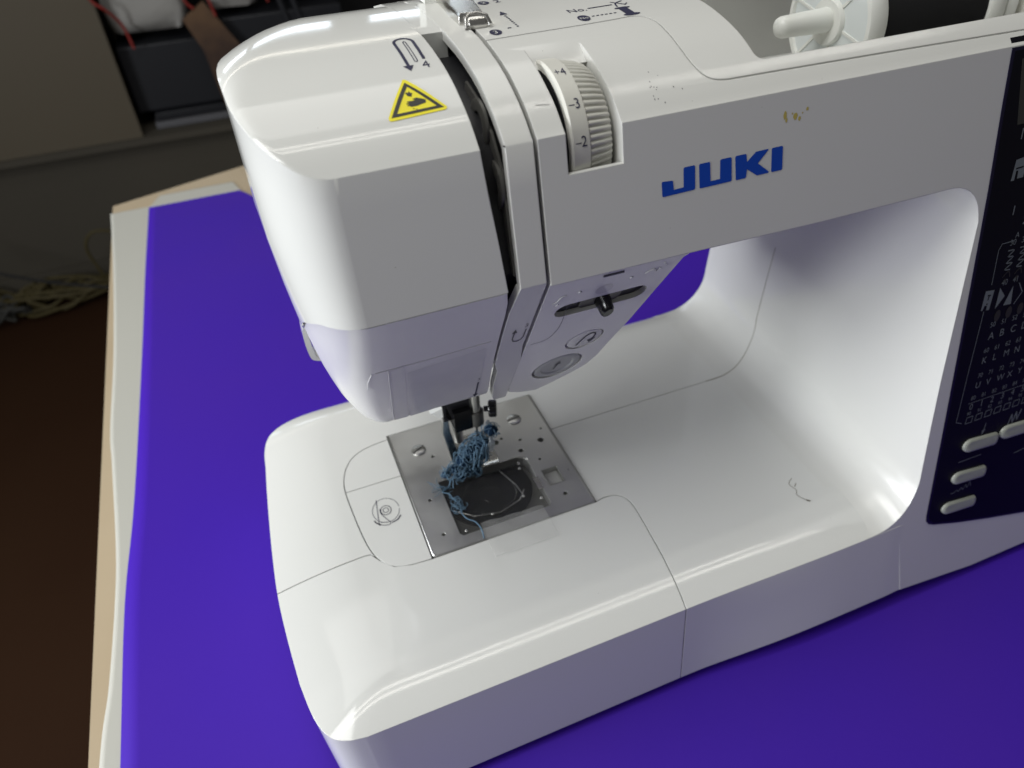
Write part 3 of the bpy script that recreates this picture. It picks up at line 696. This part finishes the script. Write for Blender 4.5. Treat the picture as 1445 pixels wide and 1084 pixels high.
for x in (-10.5, -5.6, 1.2, 6.6):
    mb = MB()
    for k in range(7): y = 127 + k * 1.95; mb.add([(x - .75, y, ZP - 1.5), (x + .75, y, ZP - 1.5), (x + .75, y + 1.7, ZP - 1.5), (x - .75, y + 1.7, ZP - 1.5), (x - .75, y + .3, ZP + .8), (x + .75, y + .3, ZP + .8)], [(0, 1, 2, 3), (0, 1, 5, 4), (4, 5, 2, 3), (0, 4, 3), (1, 2, 5)])
    mb.build('feed_dog', M['screw'], pl)
for k, (x, y, h) in enumerate(((-22.9, 126.4, 1.3), (42.6, 101.8, 1.2))): T2('plate_engraving', [('\u25cf', .1, x, y), ('2.0' if k == 0 else '5', h * 2, x, y)], lambda a, b: (a, b, ZP + .04), M['inkgrey'])

# ------------------------------------------------------------------ needle bar, presser foot
pf = MB(); NY = 130
MB().lathe((-10, 141, 72), (0, 0, 1), [(0, 3), (95, 3)], 16).build('presser_bar', M['screw'], machine)
MB().lathe((-1.5, NY, 100), (0, 0, 1), [(0, 2.8), (70, 2.8)], 16).build('needle_bar', M['screw'], machine)
MB().box((-14.5, 127, 92.5), (-4.4, 146, 106.5)).build('foot_holder', M['blackp'], machine)
MB().box((-19.5, 131, 99), (2, 152, 125)).build('presser_bracket', M['dark'], machine)
MB().lathe((-1.2, NY, 92), (0, 0, 1), [(0, 3.2), (1, 4.2), (10, 4.2), (11, 3)], 18).build('needle_clamp', M['greyin'], machine)
kb = MB().lathe((2.6, 127, 104.5), (.93, -.36, .02), [(0, 1.6), (2.6, 1.6), (2.6, 4.3), (3.3, 4.8), (6.4, 4.8), (7.1, 4.2)], 24).build('needle_clamp_screw', M['blackp'], machine)
MB().tube([(-1.5, NY, 93), (-1.5, NY, 74), (-1.5, NY - .2, 66), (-1.5, NY - .3, 60)], [.9, .8, .6, .2], 8).build('needle', M['chrome'], machine)
wp = MB().loft([[(-26, 133, 106), (-17.5, 131, 110), (-14.8, 131, 99.5), (-16.4, 131, 99.0), (-18.4, 131, 103.5), (-21, 132, 101.5)], [(-26, 136, 106), (-17.5, 134, 110), (-14.8, 134, 99.5), (-16.4, 134, 99.0), (-18.4, 134, 103.5), (-21, 135, 101.5)]]).build('white_piece', M['nylon'], machine)  # small white plate left of the foot holder
ft = empty('presser_foot', (-6, 128, 62)); ft.parent = machine; ft.matrix_parent_inverse = Matrix.Translation(-machine.location)
MB().loft([[(-18, 139, 96), (-15.4, 139, 96), (-15.4, 142, 95), (-18, 142, 95)], [(-19.6, 138, 84), (-15, 138, 84), (-15, 141, 83), (-19.6, 141, 83)], [(-17.5, 133, 66), (-12.5, 133, 66), (-12.5, 136, 65), (-17.5, 136, 65)], [(-16.5, 131, 61.6), (-11.5, 131, 61.6), (-11.5, 134, 61), (-16.5, 134, 61)]]).build('foot_shank', M['chrome'], ft)
for x0, x1 in ((-14.5, -5.2), (-1.5, 8.5)):
    MB().loft([[(x0, 148, ZP + .9), (x1, 148, ZP + .9), (x1, 148, ZP + 2.6), (x0, 148, ZP + 2.6)], [(x0, 126, ZP + .6), (x1, 126, ZP + .6), (x1, 126, ZP + 2.4), (x0, 126, ZP + 2.4)], [(x0 + .4, 122.6, ZP + 1.4), (x1 - .4, 122.6, ZP + 1.4), (x1 - .4, 122.6, ZP + 2.8), (x0 + .4, 122.6, ZP + 2.8)], [(x0 + 1, 120.4, ZP + 3), (x1 - 1, 120.4, ZP + 3), (x1 - 1, 120.6, ZP + 4), (x0 + 1, 120.6, ZP + 4)]]).build('foot_toe', M['chrome'], ft)
MB().box((-14.5, 140, ZP + 2.4), (8.5, 148, ZP + 5)).build('foot_bridge', M['chrome'], ft)

# ------------------------------------------------------------------ presser lifter lever behind the head
lev = catmull([(-72.5, 150, 174), (-76.4, 152, 172), (-77.8, 154, 163), (-77.4, 156, 152), (-76, 157, 147), (-71.5, 157, 145)], 5)
rings = []
for x, y, z in lev: rings.append([(x - 1.4, y - 5, z), (x + 1.4, y - 5, z), (x + 1.4, y + 5, z), (x - 1.4, y + 5, z)])
MB().loft(rings).build('presser_lifter', M['gloss'], machine, 50)

# ------------------------------------------------------------------ control panel
panel = empty('control_panel', (300, 30, 160)); panel.parent = machine; panel.matrix_parent_inverse = Matrix.Translation(-machine.location)
PO = [(203.4, 283.4), (204.2, 262), (206.0, 230), (207.2, 190), (208.2, 150), (209.0, 110), (209.6, 70), (209.8, 55), (210.4, 51.5), (212.5, 49), (216, 47.2), (235, 41.2), (260, 34.5), (290, 27.2), (350, 18), (410, 12), (410, 283.4)]
def face_prism(poly, e0, e1, m, name, parent, ang=35):
    return MB().loft([[(x, facey(z) - e0, z) for x, z in poly], [(x, facey(z) - e1, z) for x, z in poly]]).build(name, m, parent, ang)
face_prism(PO, -.8, .35, M['paneledge'], 'panel_rim', panel)
face_prism([(x + 1.5 if x < 215 else x, z + (1.3 if z < 60 else -1.2 if z > 280 else 0)) for x, z in PO], .2, .48, M['panel'], 'panel_face', panel)
MB().loft([[(203.6, 53.2, 283.9), (410, 53.2, 284.2), (410, 55.6, 286.2), (204.2, 55.6, 286.2)], [(203.6, 53.2, 283.6), (410, 53.2, 283.6), (410, 55.6, 285.6), (204.2, 55.6, 285.6)]]).build('panel_top_edge', M['panel'], panel)
face_prism([(214.5, 254), (209.5, 279), (300, 279), (300, 254)], .42, .56, M['lcd'], 'display', panel)
pm = onface(.6)
def ptext(name, items, m=M['print']): return decal(name, [], pm, m, panel, raw=[text2d(*i[:4], **(i[4] if len(i) > 4 else {})) for i in items])
rows = [('2', '01234', 231.5, 220.8, 3.9), ('3', '0123', 225.9, 201.2, 3.9), ('4', '0123', 226.3, 182.4, 3.9), ('5', '01234', 225.0, 161.9, 3.7), ('6', '01234567', 224.6, 148.6, 3.6), ('7', '012345678', 224.4, 135.2, 3.5), ('8', '012345678', 223.2, 123.0, 3.3), ('9', '012345678', 222.8, 114.2, 2.9)]
for a, ds, x, z, s in rows: ptext('stitch_number', [(a + d, s, x + 6.95 * i, z, dict(sx=.95)) for i, d in enumerate(ds)])
for t, x, z, s in (('ABCDEFGH', 225.6, 155.4, 5.4), ('KLMNOPQR', 224.8, 142.8, 5.0), ('UVWXYZ&?', 224.2, 129.4, 4.9), ('012345678', 223.4, 117.4, 4.9)):
    ptext('stitch_letter', [(c, s, x + 7.0 * i, z) for i, c in enumerate(t)])
for it in (('M', 6.5, 217.6, 247.8), ('A', 3.6, 228.2, 204.4), ('I', 6, 222.8, 215.5)): ptext('panel_letter', [it])
def pdec(name, polys, m=M['print'], e=.6): return decal(name, polys, onface(e), m, panel)
pdec('panel_badge', [[(218.3, 239.6), (224.5, 240.2), (224.5, 231.5), (221, 231.5), (220.8, 234.9), (219.6, 234.9), (219.5, 231), (217.6, 231)]]); pdec('badge_bar', [[(219.2, 235.6), (223.4, 235.8), (223.4, 236.4), (219.2, 236.2)]], M['panel'], .66)
pdec('frame_line', stroke([(228.3, 203.2), (221, 203.2), (219.6, 200.5), (220.0, 184.5)], .35) + stroke([(218.7, 171.6), (217.3, 140), (216.4, 112.4), (220.4, 110.6)], .35) + stroke([(222.2, 121.4), (300, 121.0)], .3))
pdec('mode_badge', [[(217.2, 182), (222.6, 181.4), (221.8, 171.8), (219.9, 172), (219.9, 174.4), (218.4, 174.6), (217.6, 172.4), (216.6, 172.6)]])
pdec('badge_glyph', [[(219.0, 179.8), (221.0, 179.5), (220.9, 179.0), (220.2, 179.0), (219.9, 177), (219.3, 177.1), (219.6, 179.1), (218.9, 179.2)], circ(219.6, 175.2, .45, 8)], M['panel'], .66)
pdec('pattern_triangle', [[(226.0, 181.6), (230.2, 176.6), (225.6, 171.2)]]); pdec('pattern_triangle', [[(230.6, 171.8), (235.6, 171.3), (234.4, 180.6)]]); pdec('pattern_chevron', stroke([(238, 181), (241.4, 176), (237.6, 170.9)], .5))
for i in range(4):
    x = 226.0 + i * 7.2
    pdec('pattern_curl', stroke(catmull([(x, 199), (x + 3.5, 198.6), (x + .6, 196.2), (x + 3.8, 195.6), (x + .4, 193.2), (x + 4, 192.6), (x + .2, 190.2), (x + 3.4, 189.6)], 3), .55))
    pdec('dim_pattern', [circ(x + 2, 184.6 - 0, .9, 8)] + stroke(catmull([(x, 186.5), (x + 3, 189), (x + 4.5, 186)], 2), .5), M['printdim'])
    pdec('dim_leaf', [circ(x + 2.3 * 1, 167.2, 1.9, 12, 3.0)], M['printdim'])
    pdec('pattern_dot', [circ(231.4, 218.2 - i * 2.6, .55, 8)])
for i in range(9): pdec('pattern_box', stroke([(223 + 6.4 * i, 109.4), (223.4 + 6.4 * i, 112.9), (227.4 + 6.4 * i, 112.9), (227.2 + 6.4 * i, 109.4), (223 + 6.4 * i, 109.4)], .4))
pdec('key_symbol', stroke([(238.4, 105), (237.6, 100.2)], .5) + [[(236.6, 101.2), (239, 101.4), (237.0, 98.2)]])
pdec('key_symbol', stroke([(224.4, 85.4), (240.2, 85.2)], .4)); pdec('key_symbol', stroke([(224, 65.4), (226, 65), (228, 66.4), (229.6, 64.8), (231, 67), (232.6, 65), (234, 68), (235.4, 65.2), (236.8, 69), (238, 65.6)], .4))
pdec('key_symbol', stroke([(255, 98.6), (256.5, 104.6), (258, 99), (259.5, 105.2), (261, 100), (262.8, 105.6)], .8)); pdec('key_symbol', stroke([(266, 77), (275, 78)], .5))
def key(x0, z0, x1, z1, h):
    pts = []
    for j in range(9): a = math.pi / 2 + math.pi * j / 8; pts.append((x0 + h * 1.2 + h * 1.3 * math.cos(a), z0 + h * math.sin(a)))
    for j in range(7): a = -math.pi / 2 + math.pi * j / 6; pts.append((x1 - h * .4 + h * .55 * math.cos(a), z1 + h * math.sin(a)))
    cx, cz = (x0 + x1) / 2, (z0 + z1) / 2
    r = lambda e, s: [(cx + (x - cx) * (1 - (1 - s) * .4), facey(z) - e, cz + (z - cz) * s) for x, z in pts]
    MB().loft([r(.4, 1), r(1.2, 1), r(1.9, .93), r(2.3, .72), r(2.4, .4)]).build('panel_key', M['key'], panel, 50)
key(225.2, 94.8, 248.6, 93.2, 3.6); key(222.2, 75.4, 245.6, 73.6, 3.4); key(219.6, 56.4, 243.2, 54.6, 3.3); key(250.6, 94.6, 282, 92.8, 3.8)

# ------------------------------------------------------------------ small marks on the plastic
for pts, wd in ((catmull([(156, 47), (152, 44), (153, 39), (151, 36), (153.5, 31), (155, 29.5)], 4), .35), ([(154, 41.5), (155.8, 43)], .5), ([(153.6, 31), (154.6, 29.8)], .8)):
    decal('hairline_scuff', stroke(pts, wd), onbed(.05), M['grime'], machine)
for x, z, rx, rz in ((98.9, 275.9, .8, 1.5), (99.6, 274.2, .5, .9), (103.4, 274.9, .9, 1.2), (105.2, 273.9, .6, .8), (108.4, 276.6, .55, .7), (102.0, 276.0, .35, .4), (106.4, 275.6, .3, .3)):
    decal('yellow_spot', [[(x + rx * (.75 + .4 * random.random()) * math.cos(a), z + rz * (.75 + .4 * random.random()) * math.sin(a)) for a in [i * math.pi / 6 for i in range(12)]]], onface(.05), M['stain'], machine)
for k in range(14):
    x, y = 49 + random.random() ** 2 * 12, 56 + random.random() ** 1.5 * 12
    decal('grey_scuff', [[(x + (.08 + .22 * random.random()) * math.cos(a), y + (.08 + .3 * random.random()) * math.sin(a)) for a in [i * math.pi / 3 for i in range(6)]]], ontop(.05), M['inkgrey'], machine, 1)
# clear tape over the plate edge
tp = MB(); nt_ = 9
grid = [[(-17 + 36 * i / 12 + 0, 62 + 24 * j / 8 + .35 * math.sin(i * 1.3) - (i / 12) * 1.5 * j / 8, ZP + .25 + .5 * max(0, math.sin(i * .9 + j * .7)) + (.5 if j < 1 else 0)) for i in range(13)] for j in range(9)]
tape = tp.loft(grid, cap=False, closed=False).build('clear_tape', M['tape'])
tag(tape, 'crumpled strip of clear tape stuck over the front edge of the steel needle plate', 'tape')

# ------------------------------------------------------------------ thread spool on its pin
SY, SZ = 131, 277
sp_ = empty('thread_spool', (215, SY, SZ)); tag(sp_, 'large white plastic spool of black thread lying in the well on top of the machine', 'thread spool')
AX = (1, 0, 0)
for x0, nm in ((183, 'spool_flange'), (252, 'spool_flange')):
    fl = MB().lathe((x0, SY, SZ), AX, [(2.4, 23), (0, 24.2), (0, 26.2), (1.2, 27), (7.5, 27), (9.3, 26.2), (9.3, 10), (2.4, 10)], 64).build(nm, M['nylon'], sp_)
    MB().lathe((x0 + 1.2, SY, SZ), AX, [(0, 24), (.8, 24)], 48).build('flange_web', M['nylonthin'], fl)
    MB().lathe((x0 - 1.2, SY, SZ), AX, [(0, 7), (0, 9.4), (1, 10), (4, 10), (4, 7)], 32).build('flange_hub', M['nylon'], fl)
    for k in range(6):
        a = k * math.pi / 3 + .2; c, s = math.cos(a), math.sin(a)
        P = [(SY + 8 * c - .6 * s, SZ + 8 * s + .6 * c), (SY + 24 * c - .6 * s, SZ + 24 * s + .6 * c), (SY + 24 * c + .6 * s, SZ + 24 * s - .6 * c), (SY + 8 * c + .6 * s, SZ + 8 * s - .6 * c)]
        prism(P, x0 + .6, x0 + 3, 'yz', M['nylon'], 'flange_spoke', fl)
wind = []
for i in range(121): wind.append((i * 60 / 120, 24.6 + (.25 if i % 2 else 0)))
MB().lathe((192, SY, SZ), AX, wind, 48).build('black_thread_winding', M['thread'], sp_, 60)
MB().lathe((154.5, SY, SZ + 1), AX, [(0, .8), (.4, 2.4), (1.6, 4.0), (3.2, 4.6), (6, 4.7), (27, 5.4), (60, 5.6)], 28).build('spool_pin', M['nylon'], machine)
cap_ = MB().lathe((264, SY, SZ), AX, [(0, 8), (0, 25), (2, 26), (5, 26), (6, 24), (6, 8)], 48).build('spool_cap', M['nylon'], machine)
MB().lathe((274, SY, SZ), AX, [(0, 8), (0, 27), (3, 28), (9, 28), (10, 20)], 48).build('spool_stop', M['ivory'], machine)

# ------------------------------------------------------------------ tangle of blue thread
tang = empty('thread_tangle', (-8, 122, 62)); tag(tang, 'frayed tangle of blue denim threads caught round the presser foot', 'thread tangle')
random.seed(11)
def wander(p, d, n, step, jit, r, mb, grav=0.0, pull=None):
    pts = [Vector(p)]; d = Vector(d).normalized()
    for i in range(n):
        d = (d + Vector((random.uniform(-1, 1), random.uniform(-1, 1), random.uniform(-1, 1))) * jit).normalized()
        if pull is not None: d = (d + (Vector(pull) - pts[-1]) * .012).normalized()
        q = pts[-1] + d * step
        if q.z < ZP + .4: q.z = ZP + .4; d.z = abs(d.z) * .3
        pts.append(q)
    mb.tube(catmull([tuple(q) for q in pts], 2), r, 5)
mb = MB(); mbd = MB(); mbp = MB()
CORES = [((-18.5, 122, 70), 3.8, 120), ((-13, 122, 75), 5.8, 230), ((-8, 122, 80.5), 6.4, 270), ((-2.5, 122, 85.5), 5.8, 230), ((4.5, 123, 91), 4.8, 150), ((-12, 120, 68.5), 4.2, 120), ((-3, 120, 77), 4.6, 150), ((-6, 120, 70.5), 3.4, 90), ((-24, 122, 67.5), 3.6, 100), ((-8, 119, 67), 4.0, 110), ((-16, 119, 66.5), 3.6, 90)]
for c, r, n in CORES:                                 # felted body of the tangle: loops of thread wound over one another
    c = Vector(c)
    for k in range(n):
        ax = Vector((random.gauss(0, 1), random.gauss(0, 1), random.gauss(0, .5))).normalized(); u = ax.orthogonal().normalized(); v = ax.cross(u)
        a0 = random.random() * 6.28; ln = random.uniform(.8, 2.6); rr = r * random.uniform(.72, 1.15); off = ax * r * random.uniform(-.6, .6); fl = random.uniform(-.25, .45) if k % 4 == 0 else 0
        pts = []
        for i in range(8):
            a = a0 + ln * i / 7; q = c + off + (u * math.cos(a) + v * math.sin(a)) * rr * (1 + fl * (i / 7) ** 2) + Vector((random.gauss(0, .3), random.gauss(0, .3), random.gauss(0, .3)))
            q.z = max(q.z, ZP + .3); pts.append(tuple(q))
        (mb, mbd, mbd, mb, mbd, mbp)[k % 6].tube(catmull(pts, 2), random.uniform(.13, .25), 5)
for k in range(50):                                   # hanging frayed bunch
    x = -9 + random.random() * 9
    wander((x, 115.5 + random.uniform(-1.5, 1.5), 89 + random.uniform(-3, 3)), (random.uniform(-.12, .12), -.05, -1), 13, 1.2, .14, random.uniform(.24, .38), (mb, mbd, mb, mbd, mbp)[k % 5], pull=(x - 2.5, 118, 67))
for k in range(60):                                   # curl on the right
    a0 = random.random() * 6.28; rr = 4.6 + random.uniform(-1.5, 1.2)
    pts = [(3.2 + rr * math.cos(a0 + i * .5) * 1.1, 124 + random.uniform(-1, 1), 92.5 + rr * 1.1 * math.sin(a0 + i * .5)) for i in range(7)]
    (mbd, mb, mbd)[k % 3].tube(catmull(pts, 2), .32, 5)
for k in range(90):                                  # tuft spreading left on the plate
    wander((-15 + random.uniform(-5, 4), 121 + random.uniform(-3, 3), ZP + 4 + random.random() * 8), (-1, random.uniform(-.6, .3), random.uniform(-.5, .3)), 9, 1.1, .45, random.uniform(.16, .3), (mb, mbd, mb, mbp)[k % 4], pull=(-20, 121, ZP + 5))
for k in range(60):                                   # lower tuft
    wander((-9 + random.uniform(-4, 4), 119 + random.uniform(-2, 2), ZP + 3 + random.random() * 4), (random.uniform(-.6, .4), -.2, -1), 8, 1, .45, random.uniform(.16, .3), (mbd, mb, mbd)[k % 3], pull=(-10, 118, ZP + 1))
core = []
for k in range(9): core.append(1)
mbc = MB()
for c, r, n in CORES:
    r *= .72; mbc.lathe(Vector(c) - Vector((0, 0, r)), (0, 0, 1), [(r - r * math.cos(t), max(.1, r * math.sin(t) * (1 + .2 * math.sin(5 * t)))) for t in [math.pi * i / 8 for i in range(9)]], 10)
mbc.build('gap_shade_core', M['blued'], tang, 60)  # dark filler lumps, shade between the strands put into their colour
lint = MB()
for k in range(60):
    a0 = random.random() * 6.28; rr = random.uniform(.4, 2.0); cz = 86 + random.uniform(-3, 3.5)
    lint.tube(catmull([(2.2 + rr * math.cos(a0 + i * .8) * .8 + (cz - 86) * .2, 116.5 + rr * .5 * math.sin(a0 + i * .8), cz + rr * math.sin(a0 + i * .6)) for i in range(6)], 2), .2, 5)
lint.build('lint_fluff', M['lint'], tang, 80)
# pale tail lying on the plate
mt = MB()
tail = catmull([(-18, 121, ZP + 4), (-22, 120, ZP + 2), (-25, 117, ZP + .6), (-29, 115, ZP + .4), (-26, 112, ZP + .4), (-25, 107, ZP + .5), (-22.5, 102, ZP + .6), (-24, 98, ZP + .4), (-22.6, 92, ZP + .4), (-19, 88, ZP + .4), (-17.6, 82, ZP + .5), (-18.4, 76, ZP + .6)], 6)
mt.tube(tail, .3, 6)
for k in range(16):
    cx, cy = -24.4 + random.uniform(-1.8, 1.8), 104.5 + random.uniform(-7, 7); r = random.uniform(1.2, 3.6); a0 = random.random() * 6.28
    mt.tube(catmull([(cx + r * math.cos(a0 + i * .7) + random.uniform(-.6, .6), cy + r * math.sin(a0 + i * .7) + random.uniform(-.6, .6), ZP + .5 + random.random() * 1.8) for i in range(6)], 2), .15, 5)
for k in range(8): wander((-26 + random.uniform(-3, 3), 116 + random.uniform(-2, 3), ZP + .6), (-1, random.uniform(-.2, 1), .1), 7, 1.6, .4, .14, mt)
mt.build('pale_thread_tail', M['blup'], tang, 80); mbp.build('pale_strands', M['blup'], tang, 80)

# ------------------------------------------------------------------ table, papers
def low_(x, y): return (CP[0] + (x - CP[0]) * 1.0132, CP[1] + (y - CP[1]) * 1.0132)
DZ = -5.0
def slab(poly, z0, z1, name, m, parent=None):
    poly = [low_(*p) for p in poly]; z0 += DZ; z1 += DZ
    return MB().loft([[(x, y, z0) for x, y in poly], [(x, y, z1) for x, y in poly]]).build(name, m, parent)
tb = empty('work_table', (300, 300, -720)); tag(tb, 'pale plywood work table showing its bare edge at the left', 'table')
slab([(-237.5, -420), (-239, 727), (900, 1075), (900, -420)], -24, -3.3, 'tabletop', M['wood'], tb)
for x, y in ((-190, -370), (-190, 660), (850, -370), (850, 960)): MB().box((x - 25, y - 25, -719.5), (x + 25, y + 25, -29.2)).build('table_leg', M['wood'], tb)
def sheet(left, rear, right, z, amp, name, m):
    L_ = catmull(left, 8); rings = []
    for j, (x, y) in enumerate(L_):
        r = []
        for i in range(25):
            t = (i / 24) ** 1.5; xx = x + (right - x) * t
            zz = z + amp * (math.sin(y * .021 + xx * .013) * .5 + .5) * (1 if xx < -100 else .3 if xx < 400 else .3)
            r.append((*low_(xx, y + rear(xx) * max(0, (y - 500) / 205)), zz + DZ))
        rings.append(r)
    vs = [p for r in rings for p in r]; W = 25
    fs = [(j * W + i, j * W + i + 1, (j + 1) * W + i + 1, (j + 1) * W + i) for j in range(len(rings) - 1) for i in range(24)]
    o = MB().add(vs, fs).build(name, m, None, 80)
    md = o.modifiers.new('thick', 'SOLIDIFY'); md.thickness = .0003; md.offset = -1
    return o
ps = sheet([(-226, -400), (-224, -100), (-222.4, 60), (-221, 163), (-215.5, 250), (-209, 430), (-205.2, 563), (-200.5, 690), (-200, 706)], lambda x: -4 if x < -98 else -60, 860, -1.9, .1, 'purple_paper', M['purple'])
tag(ps, 'large sheet of purple paper spread under the sewing machine', 'paper')
wp_ = sheet([(-236, -400), (-235, -60), (-232.6, 66), (-229, 110), (-226.8, 165), (-227, 210), (-231, 290), (-233, 330), (-232.4, 428), (-235, 560), (-240, 690), (-241.3, 706)], lambda x: (0 if x < -196 else 24 if x < -90 else -40), 100, -2.75, .25, 'white_paper', M['paper'])
tag(wp_, 'white paper sheet sticking out along the left side of the purple sheet', 'paper')

# ------------------------------------------------------------------ room behind
def struct(o): o['kind'] = 'structure'; return o
struct(MB().box((-4000, -2500, -760), (4000, 2600, -720)).build('floor', M['floor']))
struct(MB().box((-4000, 1900, -720), (4000, 1960, -352)).build('wall', M['wall']))
ld = MB().box((-3000, 1862, -351.5), (3000, 2350, -335)).build('wall_ledge', M['wall']); tag(ld, 'long grey ledge along the foot of the cabinet opening', 'ledge')
bs = MB().box((-4000, 1885, -720), (4000, 1899, -650)).build('skirting_board', M['wall']); tag(bs, 'dark skirting board where the back wall meets the floor', 'skirting')
MB().box((-3000, 2351, -335), (3000, 2390, 500)).build('back_wall', M['void'])['kind'] = 'structure'
cb = empty('cabinet', (-800, 1900, -335)); tag(cb, 'large plain beige cabinet board standing on the ledge behind the table', 'cabinet')
MB().box((-1600, 1872, -334.6), (-311, 1900, 600)).build('cabinet_door', M['cab'], cb); MB().box((-1600, 1901, -334.6), (-330, 2340, 600)).build('cabinet_box', M['cab'], cb)
def blob(x0, x1, y0, y1, z0, z1, name, m, lump=8):
    rings = []; n = 28
    for j in range(11):
        v = j / 10; z = z0 + (z1 - z0) * v; sh = (1 - abs(2 * v - 1) ** 5) ** .35 * .98 + .02
        rings.append([((x0 + x1) / 2 + (x1 - x0) / 2 * sh * math.copysign(abs(math.cos(a)) ** .35, math.cos(a)) + random.uniform(-lump, lump) * .3, (y0 + y1) / 2 + (y1 - y0) / 2 * sh * math.copysign(abs(math.sin(a)) ** .35, math.sin(a)) + random.uniform(-lump, lump), z) for a in [2 * math.pi * (i + .5) / n for i in range(n)]])
    return MB().loft(rings).build(name, m, None, 50)
tag(blob(-308, -120, 1925, 2150, -134, 90, 'white_sack', M['sack']), 'off-white sack standing on the black case beside the beige cabinet board', 'sack')
tag(blob(-75, 60, 1930, 2150, -102, 90, 'white_sack', M['sack']), 'off-white sack behind the slanting brown plank, right of the first sack', 'sack')
tag(blob(72, 240, 1960, 2150, -84, 90, 'white_sack', M['sack']), 'grey-white sack farthest right, just above the top of the machine head', 'sack')
def rbox(a, b, name, m, label, cat, bev=4):
    o = MB().box(a, b).build(name, m); md = o.modifiers.new('bev', 'BEVEL'); md.width = bev * S; md.segments = 2; tag(o, label, cat); return o
rbox((-307, 1925, -294), (-50, 2200, -137), 'black_case', M['cased'], 'wide black case under the white sack in the opening', 'case')
rbox((-52, 1930, -185), (250, 2200, -104), 'black_crate', M['cased'], 'low black crate under the right hand sacks', 'crate')
rbox((-60, 1935, -334), (250, 2200, -189), 'grey_box', M['folder'], 'grey box under the low black crate on the ledge', 'box')
fo = rbox((-276, 1905, -334), (-72, 2180, -318), 'grey_folder', M['folder'], 'flat grey folder lying on the ledge under the black case', 'folder', 2)
rbox((-270, 1912, -314), (-76, 2180, -297), 'black_binder', M['cased'], 'slim black binder stacked on the grey folder', 'binder', 2)
pk = MB().loft([[(-137, 1896, -88), (-80, 1896, -54), (-20, 1896, -160), (10, 1896, -330), (-90, 1896, -330), (-110, 1896, -160)], [(-137, 1908, -88), (-80, 1908, -54), (-20, 1908, -160), (10, 1908, -330), (-90, 1908, -330), (-110, 1908, -160)]]).build('wood_plank', M['plank'])
tag(pk, 'dark brown wooden plank leaning in front of the white sacks', 'plank')
for i, (pts, lb) in enumerate((([(-322, 1868, 10), (-311, 1868, -22), (-292, 1868, -40), (-270, 1890, -80), (-262, 1890, -134)], 'red cord hanging down the edge of the beige cabinet board'), ([(-146, 1892, 20), (-130, 1892, -8), (-118, 1892, -50), (-104, 1892, -66)], 'short red cord hanging above the top of the brown plank'), ([(-92, 1892, 20), (-76, 1892, -10), (-66, 1892, -50), (-60, 1892, -88)], 'red cord hanging just right of the brown plank'), ([(58, 1925, 20), (66, 1925, -30), (72, 1925, -78)], 'red cord hanging between the two sacks on the right'))):
    tag(MB().tube(catmull(pts, 5), 3.2, 8).build('red_cord', M['red']), lb, 'cord', 'red cords')
for x, lb in ((96, 'dark strap hanging left of the machine head top edge'), (128, 'dark strap nearest the chrome thread guide')):
    tag(MB().tube([(x - 25, 1930, 60), (x, 1930, -60), (x + 20, 1930, -150)], 8, 8).build('dark_strap', M['cased']), lb, 'strap', 'dark straps')
random.seed(5)
def coil(cx, cy, cz, rx, ry, n, r, m, label, mess=14):
    mb = MB(); pts = []
    for i in range(n * 9): 
        a = i * .7 + random.uniform(-.2, .2); k = .5 + .5 * random.random()
        pts.append((cx + rx * k * math.cos(a) + random.uniform(-mess, mess), cy + ry * k * math.sin(a), cz + random.uniform(0, 60)))
    mb.tube(catmull(pts, 4), r, 7); tag(mb.build('cable_coil', m), label, 'cable', 'loose cables on the floor')
coil(-640, 1800, -705, 150, 45, 7, 4.5, M['ycab'], 'messy coil of yellow cable on the floor beside the table corner')
coil(-830, 1780, -708, 140, 50, 6, 3.6, M['wcab'], 'pale grey cable tangle on the floor at the left edge')
coil(-760, 1830, -705, 120, 40, 5, 4.5, M['ycab'], 'yellow cable heap between the grey tangle and the nearer coil')
tag(MB().tube(catmull([(-800, 1700, -480), (-640, 1700, -575), (-480, 1700, -640), (-300, 1680, -680), (-200, 1600, -712)], 6), 4, 8).build('black_cable', M['bcab']), 'thin black cable sloping down in front of the back wall', 'cable')
tag(MB().tube(catmull([(-520, 1790, -640), (-530, 1790, -560), (-500, 1790, -520), (-450, 1790, -535), (-440, 1790, -600)], 5), 4, 8).build('hanging_yellow_cable', M['ycab']), 'loop of yellow cable rising behind the table corner', 'cable')
bpy.context.view_layer.update()
